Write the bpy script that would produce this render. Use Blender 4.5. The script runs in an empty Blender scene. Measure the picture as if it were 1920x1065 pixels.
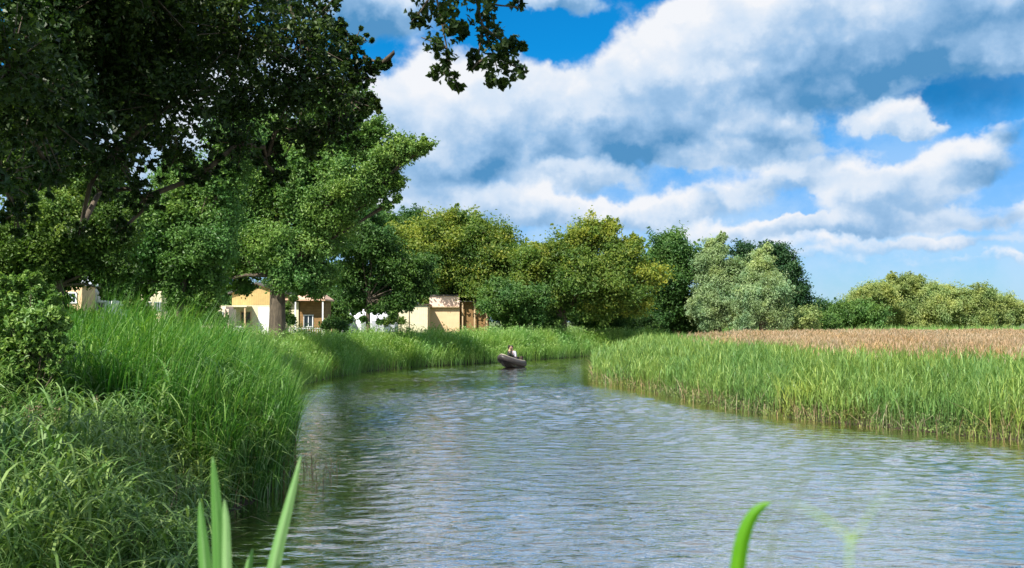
import bpy, math, random
import numpy as np
from mathutils import Vector, Matrix
random.seed(7); RNG = np.random.default_rng(11)
R = math.radians
scene = bpy.context.scene
COL = scene.collection

# ------------------------------------------------------------------ camera
CAMH = 2.8; F = 1867.0; HORIZ = 603.0
pitch = math.atan((HORIZ - 532.5) / F)
cam_d = bpy.data.cameras.new('camera'); cam = bpy.data.objects.new('camera', cam_d); COL.objects.link(cam)
cam.location = (0, 0, CAMH); cam.rotation_euler = (R(90) + pitch, 0, 0)
cam_d.sensor_width = 36.0; cam_d.lens = 36.0 * F / 1920.0
cam_d.clip_start = 0.05; cam_d.clip_end = 5000
cam_d.dof.use_dof = True; cam_d.dof.focus_distance = 40.0; cam_d.dof.aperture_fstop = 5.6
scene.camera = cam
scene.cycles.max_bounces = 5; scene.cycles.diffuse_bounces = 3; scene.cycles.glossy_bounces = 2; scene.cycles.transmission_bounces = 3
CP, SP = math.cos(pitch), math.sin(pitch)
def ray(px, py):
    x = (px - 960.0) / F; v = -(py - 532.5) / F
    return Vector((x, CP - v * SP, SP + v * CP))
def at(px, py, Y):
    d = ray(px, py); d = d * (Y / d.y); return Vector((d.x, d.y, CAMH + d.z))
def mpp(Y): return Y / F            # metres per photo pixel at depth Y

# ------------------------------------------------------------------ light
SUN_EL, SUN_AZ = 47.0, 215.0        # azimuth clockwise from +Y (north): behind the camera, to the left
scene.view_settings.view_transform = 'Standard'; scene.view_settings.look = 'None'
scene.view_settings.exposure = 0.82; scene.view_settings.gamma = 1.0
sun_d = bpy.data.lights.new('sun', 'SUN'); sun_d.energy = 5.0; sun_d.angle = R(0.5); sun_d.color = (1.0, 0.95, 0.84)
sun = bpy.data.objects.new('sun', sun_d); COL.objects.link(sun)
sdir = Vector((math.sin(R(SUN_AZ)) * math.cos(R(SUN_EL)), math.cos(R(SUN_AZ)) * math.cos(R(SUN_EL)), math.sin(R(SUN_EL))))
sun.rotation_euler = sdir.to_track_quat('Z', 'Y').to_euler(); sun.location = sdir * 60

class NT:
    def __init__(s, tree): s.t = tree
    def n(s, typ, ins=None, **kw):
        nd = s.t.nodes.new(typ)
        for k, v in kw.items(): setattr(nd, k, v)
        for k, v in (ins or {}).items():
            sk = nd.inputs[k]
            if isinstance(v, bpy.types.NodeSocket): s.t.links.new(v, sk)
            else: sk.default_value = v
        return nd
    def m(s, op, a, b=0.0, c=None, clamp=False):
        d = {0: a, 1: b}
        if c is not None: d[2] = c
        return s.n('ShaderNodeMath', d, operation=op, use_clamp=clamp).outputs[0]
    def vm(s, op, a, b=None, out=0):
        d = {0: a}
        if b is not None: d[1] = b
        return s.n('ShaderNodeVectorMath', d, operation=op).outputs[out]
    def mr(s, v, a, b, c=0.0, d=1.0, typ='SMOOTHSTEP'):
        return s.n('ShaderNodeMapRange', {0: v, 1: a, 2: b, 3: c, 4: d}, interpolation_type=typ).outputs[0]
    def mix(s, f, a, b, bt='MIX'):
        nd = s.n('ShaderNodeMix', data_type='RGBA', blend_type=bt)
        for k, v in ((0, f), (6, a), (7, b)):
            sk = nd.inputs[k]
            if isinstance(v, bpy.types.NodeSocket): s.t.links.new(v, sk)
            else: sk.default_value = v if not isinstance(v, tuple) or len(v) == 4 else (*v, 1)
        return nd.outputs[2]
    def noise(s, vec, scale, detail=4, rough=0.55, dist=0.0, out='Fac'):
        return s.n('ShaderNodeTexNoise', {'Vector': vec, 'Scale': scale, 'Detail': detail, 'Roughness': rough, 'Distortion': dist}).outputs[out]
    def link(s, a, b): s.t.links.new(a, b)

def azel(px, py):
    d = ray(px, py).normalized(); return math.atan2(d.x, d.y), math.asin(d.z)
def build_world():
    w = bpy.data.worlds.new('World'); scene.world = w; w.use_nodes = True
    t = w.node_tree; t.nodes.clear(); N = NT(t)
    V = N.vm('NORMALIZE', N.n('ShaderNodeTexCoord').outputs['Generated'])
    W1 = N.vm('SUBTRACT', N.noise(V, 7.0, 2, 0.5, out='Color'), (.5, .5, .5))
    W2 = N.vm('SUBTRACT', N.noise(V, 24.0, 4, 0.62, out='Color'), (.5, .5, .5))
    Vw = N.vm('ADD', V, N.vm('MULTIPLY', W1, (.055, .055, .035)))
    Vw = N.vm('NORMALIZE', N.vm('ADD', Vw, N.vm('MULTIPLY', W2, (.050, .050, .040))))
    sx = N.n('ShaderNodeSeparateXYZ', {0: Vw})
    P = N.n('ShaderNodeCombineXYZ', {0: N.m('ARCTAN2', sx.outputs[0], sx.outputs[1]), 1: N.m('ARCSINE', sx.outputs[2]), 2: 0.0}).outputs[0]
    so = N.n('ShaderNodeSeparateXYZ', {0: V}); az = N.m('ARCTAN2', so.outputs[0], so.outputs[1]); elz = so.outputs[2]
    # cloud masses: (px, py, rx, ry, weight, own brightness)
    blobs = [(1020, 222, 330, 118, 1.15, .04), (800, 250, 200, 150, 1.0, .06), (1350, 125, 205, 135, 1.3, .10), (1440, 40, 150, 90, .8, .08), (1730, 45, 330, 100, 1.25, -.12), (1580, 135, 130, 75, .9, -.05), (1880, 90, 90, 40, .5, .25), (1690, 60, 70, 60, .4, .25), (1250, 250, 220, 60, .7, -.12),
             (1450, 255, 130, 48, .8, -.10), (1665, 224, 64, 32, 1.0, .12), (1728, 243, 44, 17, .8, .05), (1825, 300, 90, 40, .85, .06), (1905, 245, 55, 30, .7, -.08), (1680, 362, 150, 44, .95, .12), (1090, 335, 110, 28, .6, .16),
             (860, 395, 260, 42, .8, .1), (1130, 400, 190, 34, .75, .1), (1330, 372, 120, 34, .7, .08), (1480, 340, 90, 30, .5, .05), (1450, 425, 180, 24, .75, .1), (1600, 415, 160, 22, .65, .0), (1540, 300, 100, 26, .55, .05), (1650, 455, 240, 15, .5, .1), (1860, 400, 130, 22, .6, .08), (1840, 480, 170, 13, .45, .1), (1500, 480, 150, 12, .45, .1), (1340, 300, 120, 30, .5, .1), (1600, 330, 260, 26, .3, .1), (1760, 430, 200, 26, .35, .08),
             (650, 25, 150, 55, .9, -.3), (1040, -10, 95, 26, .9, -.1), (340, 300, 320, 300, .8, 0), (900, -300, 620, 190, 1.1, .05), (2000, -260, 520, 170, 1.1, 0), (200, -330, 500, 200, 1.0, .1), (1300, -600, 900, 180, 1.1, .1)]
    acc = None; num = None
    for (px, py, rx, ry, wt, off) in blobs:
        a, e = azel(px, py)
        q = N.vm('MULTIPLY', N.vm('SUBTRACT', P, (a, e, 0)), (F / rx * math.cos(e), F / ry, 0))
        v = N.mr(N.vm('LENGTH', q, out=1), 1.35, 0.35, 0.0, wt)
        h = N.m('MULTIPLY_ADD', N.vm('DOT_PRODUCT', q, (-.10, .40, 0), out=1), 1.0, off)
        acc = v if acc is None else N.m('ADD', acc, v); num = N.m('MULTIPLY', v, h) if num is None else N.m('MULTIPLY_ADD', v, h, num)
    hl = N.m('DIVIDE', num, N.m('ADD', acc, .15))
    away = N.m('MAXIMUM', N.mr(N.m('ABSOLUTE', az), 0.62, 0.9), N.mr(elz, 0.33, 0.48))
    acc = N.m('ADD', acc, N.m('MULTIPLY', away, N.mr(N.noise(V, 3.2, 3, .5), 0.22, 0.46, 0.25, 1.0)))
    acc = N.m('MINIMUM', N.m('MULTIPLY', acc, .9), 1.0)
    fb = N.m('SUBTRACT', N.noise(N.vm('MULTIPLY', V, (1, 1, 1.3)), 13.0, 7, 0.60), .5)
    Vb = N.vm('ADD', N.vm('MULTIPLY', V, (1, 1, 1.25)), N.vm('MULTIPLY', W2, (.06, .06, .06)))
    vo = lambda sc: N.m('SUBTRACT', .42, N.n('ShaderNodeTexVoronoi', {'Vector': Vb, 'Scale': sc, 'Smoothness': .5}, feature='SMOOTH_F1').outputs['Distance'])
    v1 = vo(15.0); v2 = vo(36.0)
    dd = N.m('ADD', N.m('ADD', acc, N.m('MULTIPLY', v1, .45)), N.m('ADD', N.m('MULTIPLY', v2, .22), N.m('MULTIPLY', fb, .95)))
    cover = N.mr(dd, 0.14, 0.62)
    sh = N.m('ADD', N.m('MULTIPLY_ADD', hl, 1.55, .47), N.m('ADD', N.m('MULTIPLY', v1, .50), N.m('ADD', N.m('MULTIPLY', v2, .34), N.m('MULTIPLY', fb, 1.0))))
    sh = N.m('ADD', sh, N.mr(dd, 1.0, .3, 0, .16), clamp=True)     # thin sunlit margins
    ramp = N.n('ShaderNodeValToRGB', {0: sh}); cr = ramp.color_ramp
    cr.elements[0].position = 0.0; cr.elements[0].color = (.08, .26, .50, 1)
    cr.elements[1].position = 0.92; cr.elements[1].color = (.80, .82, .86, 1)
    e_ = cr.elements.new(0.30); e_.color = (.30, .48, .71, 1)
    e_ = cr.elements.new(0.58); e_.color = (.58, .69, .83, 1)
    sky = N.n('ShaderNodeTexSky', sky_type='NISHITA', sun_disc=False, sun_elevation=R(SUN_EL), sun_rotation=R(SUN_AZ), altitude=0, air_density=1.0, dust_density=0.3, ozone_density=3.0).outputs[0]
    sk = N.vm('MULTIPLY', sky, (.10, .10, .10))
    blue = N.mix(1.0, sk, N.mix(N.mr(elz, 0.08, 0.27), (.50, .76, 1.12), (.03, .82, 1.30)), 'MULTIPLY')
    veil = N.m('MULTIPLY', N.mr(elz, 0.27, 0.10), N.mr(fb, -.14, .12, 0.0, .55))
    blue = N.mix(veil, blue, (.48, .67, .88))
    a, e = azel(1760, 165); q = N.vm('MULTIPLY', N.vm('SUBTRACT', P, (a, e, 0)), (F / 260, F / 60, 0))
    blue = N.mix(N.mr(N.vm('LENGTH', q, out=1), 1.4, .2, 0, .75), blue, (.005, .14, .37))
    bg = N.n('ShaderNodeBackground', {'Color': N.mix(cover, blue, ramp.outputs[0]), 'Strength': 0.64})
    N.link(bg.outputs[0], N.n('ShaderNodeOutputWorld').inputs[0])
    w.cycles.sampling_method = 'MANUAL'; w.cycles.sample_map_resolution = 512
build_world()

# ------------------------------------------------------------------ helpers
def newmat(name):
    m = bpy.data.materials.new(name); m.use_nodes = True; m.node_tree.nodes.clear(); return m, NT(m.node_tree)
def out(N, sh): N.link(sh, N.n('ShaderNodeOutputMaterial').inputs[0])
def foliage_mat(name, c0, c1, c2, rough=.5, transl=.35, spec=.3):
    """leaf colours ramp over the per-leaf 'tint' attribute"""
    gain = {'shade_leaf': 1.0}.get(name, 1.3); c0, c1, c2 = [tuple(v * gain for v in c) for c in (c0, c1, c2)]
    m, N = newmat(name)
    a = N.n('ShaderNodeAttribute', attribute_name='tint').outputs['Fac']
    rp = N.n('ShaderNodeValToRGB', {0: a}); cr = rp.color_ramp
    cr.elements[0].color = (*c0, 1); cr.elements[1].color = (*c2, 1); e = cr.elements.new(.5); e.color = (*c1, 1)
    pn = N.noise(N.n('ShaderNodeNewGeometry').outputs['Position'], .45, 3, .6)      # drifts of cooler and warmer leaf colour
    lc = N.mix(N.mr(pn, .35, .5, .55, 0), rp.outputs[0], N.mix(1.0, rp.outputs[0], (.66, .92, 1.15), 'MULTIPLY')); lc = N.mix(N.mr(pn, .52, .66, 0, .6), lc, N.mix(1.0, lc, (1.18, 1.03, .7), 'MULTIPLY'))
    p = N.n('ShaderNodeBsdfPrincipled', {'Base Color': lc, 'Roughness': rough, 'Specular IOR Level': spec})
    tr = N.n('ShaderNodeBsdfTranslucent', {'Color': N.mix(1.0, lc, (1.25, 1.35, .55), 'MULTIPLY')})
    out(N, N.n('ShaderNodeMixShader', {0: transl, 1: p.outputs[0], 2: tr.outputs[0]}).outputs[0]); return m
def plain_mat(name, c, rough=.6, var=.25, scale=6.0, metal=0.0, bump=0.0, spec=.4, stripes=None):
    m, N = newmat(name)
    co = N.n('ShaderNodeTexCoord').outputs['Object']
    n = N.noise(co, scale, 5, .6)
    col = N.mix(N.mr(n, .3, .7), tuple(v * (1 - var) for v in c), tuple(min(1, v * (1 + var * .6)) for v in c))
    ins = {'Roughness': rough, 'Metallic': metal, 'Specular IOR Level': spec}
    hgt = n
    if stripes:                                   # board joints along one axis
        ax, per, dk = stripes
        s = N.n('ShaderNodeSeparateXYZ', {0: co}).outputs[ax]
        f = N.m('FRACT', N.m('DIVIDE', s, per)); j = N.m('GREATER_THAN', f, .1)
        col = N.mix(j, tuple(v * dk for v in c), col); hgt = j; bump = bump or .3
    ins['Base Color'] = col
    if bump: ins['Normal'] = N.n('ShaderNodeBump', {'Strength': bump, 'Distance': .02, 'Height': hgt}).outputs[0]
    p = N.n('ShaderNodeBsdfPrincipled', ins); out(N, p.outputs[0]); return m
def bark_mat(name, c):
    m, N = newmat(name); co = N.n('ShaderNodeTexCoord').outputs['Object']
    n = N.noise(N.vm('MULTIPLY', co, (9, 9, 2)), 1.0, 6, .65)
    col = N.mix(N.mr(n, .35, .65), tuple(v * .45 for v in c), c)
    b = N.n('ShaderNodeBump', {'Strength': .7, 'Distance': .03, 'Height': n})
    out(N, N.n('ShaderNodeBsdfPrincipled', {'Base Color': col, 'Roughness': .9, 'Normal': b.outputs[0]}).outputs[0]); return m

def mesh_np(name, V, Fc, mat, parent=None, tint=None, smooth=False):
    """V (n,3), Fc (m,k) -> ONE mesh object"""
    V = np.asarray(V, dtype=np.float32); Fc = np.asarray(Fc, dtype=np.int32); m, k = Fc.shape
    me = bpy.data.meshes.new(name); me.vertices.add(len(V)); me.vertices.foreach_set('co', V.ravel())
    me.loops.add(m * k); me.loops.foreach_set('vertex_index', Fc.ravel())
    me.polygons.add(m); me.polygons.foreach_set('loop_start', np.arange(0, m * k, k, dtype=np.int32))
    me.update(calc_edges=True)
    me.polygons.foreach_set('use_smooth', np.full(m, smooth, dtype=bool))
    if tint is not None:
        at_ = me.attributes.new('tint', 'FLOAT', 'FACE'); at_.data.foreach_set('value', np.clip(tint, 0, 1).astype(np.float32))
    me.materials.append(mat)
    o = bpy.data.objects.new(name, me); COL.objects.link(o)
    if parent: o.parent = parent; o.matrix_parent_inverse = Matrix.Translation(-parent.location) if False else o.matrix_parent_inverse
    return o
def empty(name, loc, label, cat, group=None, rz=0.0):
    o = bpy.data.objects.new(name, None); o.empty_display_size = .3; COL.objects.link(o)
    o.location = loc; o.rotation_euler = (0, 0, rz); tag(o, label, cat, group); return o
def tag(o, label=None, cat=None, group=None, kind=None):
    if label: o['label'] = label
    if cat: o['category'] = cat
    if group: o['group'] = group
    if kind: o['kind'] = kind
    return o
class Buf:
    def __init__(s): s.V = []; s.F = []; s.T = []; s.n = 0
    def add(s, V, Fc, T=None):
        V = np.asarray(V, float).reshape(-1, 3); Fc = np.asarray(Fc, int)
        s.V.append(V); s.F.append(Fc + s.n); s.n += len(V); s.T.append(np.full(len(Fc), .5) if T is None else np.asarray(T, float)); return s
    def obj(s, name, mat, parent=None, smooth=False, origin=None):
        V = np.concatenate(s.V)
        if origin is not None: V = V - np.array(origin)
        return mesh_np(name, V, np.concatenate(s.F), mat, parent, np.concatenate(s.T), smooth)
    def box(s, c, d, rz=0):
        x, y, z = np.array(d) / 2.0
        V = np.array([(i * x, j * y, k * z) for i in (-1, 1) for j in (-1, 1) for k in (-1, 1)])
        if rz: ca, sa = math.cos(rz), math.sin(rz); V = np.c_[V[:, 0] * ca - V[:, 1] * sa, V[:, 0] * sa + V[:, 1] * ca, V[:, 2]]
        return s.add(V + np.array(c), [(0, 1, 3, 2), (4, 6, 7, 5), (0, 4, 5, 1), (2, 3, 7, 6), (0, 2, 6, 4), (1, 5, 7, 3)])
    def tube(s, pts, rad, sides=7):
        pts = [Vector(p) for p in pts]; n = len(pts); V = []
        for i, p in enumerate(pts):
            d = (pts[min(i + 1, n - 1)] - pts[max(i - 1, 0)]).normalized()
            u = d.cross(Vector((.31, .17, .93)) if abs(d.z) < .9 else Vector((1, 0, 0))).normalized(); w = d.cross(u)
            for k in range(sides):
                a = 2 * math.pi * k / sides; V.append(p + (u * math.cos(a) + w * math.sin(a)) * rad[i])
        Fc = [(i * sides + k, i * sides + (k + 1) % sides, (i + 1) * sides + (k + 1) % sides, (i + 1) * sides + k) for i in range(n - 1) for k in range(sides)]
        b = len(V); V += [pts[0], pts[-1]]
        for k in range(0, sides): 
            Fc.append((b, (k + 1) % sides, k, k)) if False else None
        return s.add([tuple(v) for v in V], Fc)
def rand_dirs(n):
    v = RNG.normal(size=(n, 3)); return v / np.linalg.norm(v, axis=1, keepdims=True)
def leaves(buf, P, Nrm, size, tint, hang=0.0, aspect=.55):
    """one folded diamond leaf per point"""
    n = len(P); size = np.broadcast_to(size, (n,))[:, None]
    a = rand_dirs(n); a[:, 2] -= hang
    a -= (a * Nrm).sum(1, keepdims=True) * Nrm; a /= np.linalg.norm(a, axis=1, keepdims=True) + 1e-9
    b = np.cross(Nrm, a)
    V = np.empty((n, 4, 3)); V[:, 0] = P - a * size * .5; V[:, 2] = P + a * size * .5 - Nrm * size * .12
    V[:, 1] = P + b * size * aspect * .5 + Nrm * size * .1; V[:, 3] = P - b * size * aspect * .5 + Nrm * size * .1
    buf.add(V.reshape(-1, 3), np.arange(4 * n).reshape(n, 4), tint)
def puff(buf, C, Rr, leaf, dens=1.0, tint0=.5, flat=.85, hang=0.0, sub=None, tvar=.16, aspect=.55, ragged=1.0, core=True):
    """a lobe of a crown: sub-clumps on its shell, each covered with leaves"""
    C = np.array(C); ns = sub or int(26 + 14 * ragged)
    D = rand_dirs(ns); D[:, 2] *= flat
    sc = C + D * Rr * RNG.uniform(.35, .95, (ns, 1)); sr = Rr * RNG.uniform(.18, .40, ns) * (1 - .1 * (ragged - 1))
    area = 4 * math.pi * sr ** 2; cnt = np.maximum(6, (area / (leaf * leaf * aspect) * 0.95 * dens)).astype(int)
    idx = np.repeat(np.arange(ns), cnt); n = len(idx)
    el_ = rand_dirs(ns) * RNG.uniform(.2, .9, (ns, 1)) + D * .5; g1 = RNG.normal(0, .55, (n, 3)); along = RNG.uniform(-1, 1, n)[:, None]
    P = sc[idx] + (g1 * np.array([1, 1, .75]) + el_[idx] * along) * sr[idx][:, None]
    d = g1 / (np.linalg.norm(g1, axis=1, keepdims=True) + 1e-6) * .5 + D[idx] * .6
    if hang: P[:, 2] -= hang * Rr * RNG.uniform(0, .5, n) ** 2
    Nn = d * .55 + rand_dirs(n) * .75 + np.array([0, 0, .35]); Nn /= np.linalg.norm(Nn, axis=1, keepdims=True)
    T = tint0 + RNG.normal(0, tvar, ns)[idx] + RNG.normal(0, .12, n)
    leaves(buf, P, Nn, leaf * RNG.uniform(.65, 1.3, n), T, hang, aspect)
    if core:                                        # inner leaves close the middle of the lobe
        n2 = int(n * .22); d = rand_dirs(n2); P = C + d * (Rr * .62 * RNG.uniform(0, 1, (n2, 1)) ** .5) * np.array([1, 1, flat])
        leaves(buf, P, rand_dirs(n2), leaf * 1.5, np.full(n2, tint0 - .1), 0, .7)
def strands(buf, P, az, h, lean, droop, w, tint, segs=4, z0=None, face=None):
    """grass blades: P base, az bend direction, h length, lean, droop, w width"""
    n = len(P); t = np.linspace(0, 1, segs + 1)
    h, lean, droop, w = [np.broadcast_to(v, (n,)) for v in (h, lean, droop, w)]
    hd = np.c_[np.cos(az), np.sin(az), np.zeros(n)]; fa = az + math.pi / 2 + RNG.normal(0, .5, n) if face is None else face
    wd = np.c_[np.cos(fa), np.sin(fa), np.zeros(n)]
    V = np.empty((n, segs + 1, 2, 3))
    for i, tt in enumerate(t):
        c = P + hd * (lean * h * (tt ** 1.7))[:, None]; c[:, 2] += h * (tt - droop * tt ** 2.6)
        ww = (w * .5 * (1 - tt ** 2.2) * (.55 + .45 * min(1, tt * 4)))[:, None] + .0006
        V[:, i, 0] = c - wd * ww; V[:, i, 1] = c + wd * ww
    base = (np.arange(n) * (segs + 1) * 2)[:, None]
    q = np.array([[i * 2, i * 2 + 1, i * 2 + 3, i * 2 + 2] for i in range(segs)])
    Fc = (base[:, None, :] + q[None]).reshape(-1, 4)
    buf.add(V.reshape(-1, 3), Fc, np.repeat(np.clip(tint, 0, 1), segs))

# ------------------------------------------------------------------ terrain
RIVER = np.array([(-2.8, 4.5), (-3.1, 9), (-3.6, 11.3), (-4.3, 13.4), (-4.25, 15.1), (-3.9, 16.2), (-4.1, 18.4), (-6, 26), (-8.8, 36), (-9.4, 42), (-9.2, 48), (-8.3, 55.6), (-5.9, 61.5), (-1.1, 67.9),
                  (6, 80.4), (10.6, 85.7), (25, 93), (60, 97), (160, 99), (160, 91), (60, 89), (27, 85), (13, 78), (6.8, 70), (5.0, 60), (4.0, 46.7), (6, 38.7), (6.9, 32.9), (8.3, 28.7), (10.3, 25.9),
                  (12, 23.5), (14.5, 21), (20, 15), (24, 4), (14, 4.2)])
def river_sd(x, y):
    """signed distance to the river outline, positive on land"""
    x = np.asarray(x, float); y = np.asarray(y, float); d = np.full(x.shape, 1e9); ins = np.zeros(x.shape, bool); n = len(RIVER)
    for i in range(n):
        a = RIVER[i]; b = RIVER[(i + 1) % n]; e = b - a
        t = np.clip(((x - a[0]) * e[0] + (y - a[1]) * e[1]) / (e @ e), 0, 1)
        d = np.minimum(d, np.hypot(x - a[0] - t * e[0], y - a[1] - t * e[1]))
        c = ((a[1] > y) != (b[1] > y)) & (x < (b[0] - a[0]) * (y - a[1]) / (b[1] - a[1] + 1e-12) + a[0]); ins ^= c
    return np.where(ins, -d, d)
def sstep(v, a, b): t = np.clip((v - a) / (b - a), 0, 1); return t * t * (3 - 2 * t)
def side_right(x, y):                               # 1 on the reed-bed side
    return sstep(x - np.interp(y, [0, 20, 47, 62, 75, 85], [2, 6, 0, 0, 9, 18]), -1, 2) * (1 - sstep(y, 84, 90)) * sstep(y, 6, 14)
def ground_h(x, y, sd=None):
    x = np.asarray(x, float); y = np.asarray(y, float)
    if sd is None: sd = river_sd(x, y)
    sr = side_right(x, y)
    land = .62 * sstep(sd, 0, .9) + .25 * sstep(sd, .9, 5) + 1.0 * sstep(sd, 5, 16) * sstep(y, 34, 60) * (1 - sstep(x, 8, 30))
    land = land * (1 - sr) + sr * (.12 * sstep(sd, 0, .5) + .12 * sstep(sd, .5, 6))
    camb = sstep(y, 4.6, 2.4) * 0.85
    land = land + camb * (1 - 0 * x)
    land += .05 * np.sin(x * .9 + 1.3 * np.sin(y * .6)) * sstep(sd, .3, 2)
    wat = -.9 * sstep(-sd, 0, 2.2)
    return np.where(sd > 0, land, wat)
xs = np.concatenate([-np.geomspace(1500, 45, 16), np.arange(-40, 45, .5), np.geomspace(48, 1500, 18)])
ys = np.concatenate([[-300, -80, -30], np.arange(-12, 102, .5), np.geomspace(105, 3000, 22)])
X, Yg = np.meshgrid(xs, ys); Z = ground_h(X, Yg)
nx, ny = len(xs), len(ys); I = np.arange(nx * ny).reshape(ny, nx)
Fq = np.stack([I[:-1, :-1], I[:-1, 1:], I[1:, 1:], I[1:, :-1]], -1).reshape(-1, 4)
m, N = newmat('meadow_ground'); co = N.n('ShaderNodeNewGeometry').outputs['Position']
n1 = N.noise(co, .35, 6, .6); n2 = N.noise(co, 6, 5, .65)
c = N.mix(N.mr(n1, .35, .65), (.045, .085, .018), (.10, .13, .035)); c = N.mix(N.mr(n2, .45, .75), c, (.12, .09, .045))
zz = N.n('ShaderNodeSeparateXYZ', {0: co}).outputs[2]; c = N.mix(N.mr(zz, .30, .02), c, (.040, .028, .014))
out(N, N.n('ShaderNodeBsdfPrincipled', {'Base Color': c, 'Roughness': .95, 'Normal': N.n('ShaderNodeBump', {'Strength': .6, 'Distance': .05, 'Height': n2}).outputs[0]}).outputs[0])
o = mesh_np('ground', np.c_[X.ravel(), Yg.ravel(), Z.ravel()], Fq, m, smooth=True); tag(o, kind='structure')

# water, calmer in the lee of the banks
wx = np.concatenate([np.arange(-11, 14, .07), np.arange(14, 30, .3), np.arange(30, 171, 2.0)])
wy = [2.0]
while wy[-1] < 102: wy.append(wy[-1] + (.4 if wy[-1] < 8 else .03 + .0016 * wy[-1]))
wy = np.array(wy); WX, WY = np.meshgrid(wx, wy)
calm = sstep(-river_sd(WX, WY), 2.6, .2)
rb = sstep(WX - np.interp(WY, [10, 20, 35, 47, 62], [12, 13, 6, 3, 4]), -3.2, -.4); calm = np.maximum(calm * .55, calm * rb)
WZ = np.zeros(WX.shape); rw = np.random.default_rng(5)
gust = .75 + .35 * (np.sin(WX * .35 + 1.1) * np.sin(WY * .22 + .5 * np.sin(WX * .2)) )
for k in range(46):
    lam = rw.uniform(.14, .6); th = rw.normal(math.pi / 2, .42); slope = .026 * (1 + .25 * sstep(lam, .5, .2)) * (lam / .5) ** .15
    kx, ky = math.cos(th) * 2 * math.pi / lam, math.sin(th) * 2 * math.pi / lam
    fade = sstep(lam / np.maximum(.07, .03 + .0016 * WY), 2.6, 4.5) * (WX < 14.5)
    WZ += fade * slope * lam / (2 * math.pi) * np.sin(kx * WX + ky * WY + rw.uniform(0, 6.28) + 1.2 * np.sin(WX * .5 * rw.uniform(.5, 1.5) + WY * .15 * rw.uniform(.5, 1.5)))
WZ *= gust * (1 - .85 * calm)
nx, ny = len(wx), len(wy); I = np.arange(nx * ny).reshape(ny, nx)
Fq = np.stack([I[:-1, :-1], I[:-1, 1:], I[1:, 1:], I[1:, :-1]], -1).reshape(-1, 4)
m, N = newmat('river_water'); co = N.n('ShaderNodeNewGeometry').outputs['Position']
ca = N.n('ShaderNodeAttribute', attribute_name='calm').outputs['Fac']
v1 = N.vm('MULTIPLY', co, (.6, 1.3, 1)); 
r1 = N.noise(v1, 2.3, 3, .5, .4); r2 = N.noise(N.vm('MULTIPLY', co, (.6, 1.6, 1)), 6.5, 3, .55, .3); r3 = N.noise(co, .45, 2, .5)
hgt = N.m('ADD', N.m('MULTIPLY', r1, .62), N.m('MULTIPLY', r2, .24))
patch = N.mr(N.noise(N.vm('MULTIPLY', co, (.6, 1.2, 1)), .16, 3, .5), .35, .65, .55, 1.1)
amp = N.m('MULTIPLY', patch, N.m('SUBTRACT', 1.0, N.m('MULTIPLY', ca, .82)))
bmp = N.n('ShaderNodeBump', {'Strength': N.m('MULTIPLY', amp, .7), 'Distance': .14, 'Height': hgt})
body = N.mix(N.mr(r3, .3, .7), (.036, .030, .012), (.052, .042, .018))
fr = N.n('ShaderNodeFresnel', {'IOR': 1.33, 'Normal': bmp.outputs[0]}).outputs[0]
body = N.mix(N.m('MULTIPLY', ca, .8), body, (.085, .060, .018))
p = N.n('ShaderNodeBsdfPrincipled', {'Base Color': body, 'Roughness': .3, 'Specular IOR Level': 0, 'Normal': bmp.outputs[0]})
gl = N.n('ShaderNodeBsdfGlossy', {'Color': (1, .94, .875, 1), 'Roughness': .05, 'Normal': bmp.outputs[0]})
out(N, N.n('ShaderNodeMixShader', {0: N.mr(fr, .02, .19, .10, 1.0, 'LINEAR'), 1: p.outputs[0], 2: gl.outputs[0]}).outputs[0])
o = mesh_np('river_water', np.c_[WX.ravel(), WY.ravel(), WZ.ravel()], Fq, m, smooth=True)
a_ = o.data.attributes.new('calm', 'FLOAT', 'POINT'); a_.data.foreach_set('value', calm.ravel().astype(np.float32)); tag(o, kind='structure')

# ------------------------------------------------------------------ trees
M = {}
M['bark'] = bark_mat('bark', (.13, .10, .07)); M['bark_grey'] = bark_mat('grey_bark', (.19, .17, .13))
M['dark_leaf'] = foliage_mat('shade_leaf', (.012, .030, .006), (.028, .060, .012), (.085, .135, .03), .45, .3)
M['mid_leaf'] = foliage_mat('maple_leaf', (.045, .10, .022), (.10, .19, .045), (.21, .30, .08), .45, .32)
M['olive_leaf'] = foliage_mat('olive_leaf', (.035, .075, .012), (.08, .14, .025), (.18, .24, .05), .5, .35)
M['yellow_leaf'] = foliage_mat('yellowish_leaf', (.045, .095, .02), (.115, .175, .036), (.27, .285, .05), .5, .42)
M['green_leaf'] = foliage_mat('green_leaf', (.022, .060, .014), (.055, .12, .028), (.11, .19, .045), .5, .3)
M['deep_leaf'] = foliage_mat('deep_green_leaf', (.012, .038, .016), (.026, .070, .026), (.06, .12, .04), .5, .25)
M['willow_leaf'] = foliage_mat('silver_willow_leaf', (.11, .16, .075), (.22, .30, .15), (.38, .46, .27), .5, .3)
M['tawny_leaf'] = foliage_mat('tawny_willow_leaf', (.12, .165, .05), (.24, .29, .10), (.38, .42, .18), .5, .3)

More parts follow.
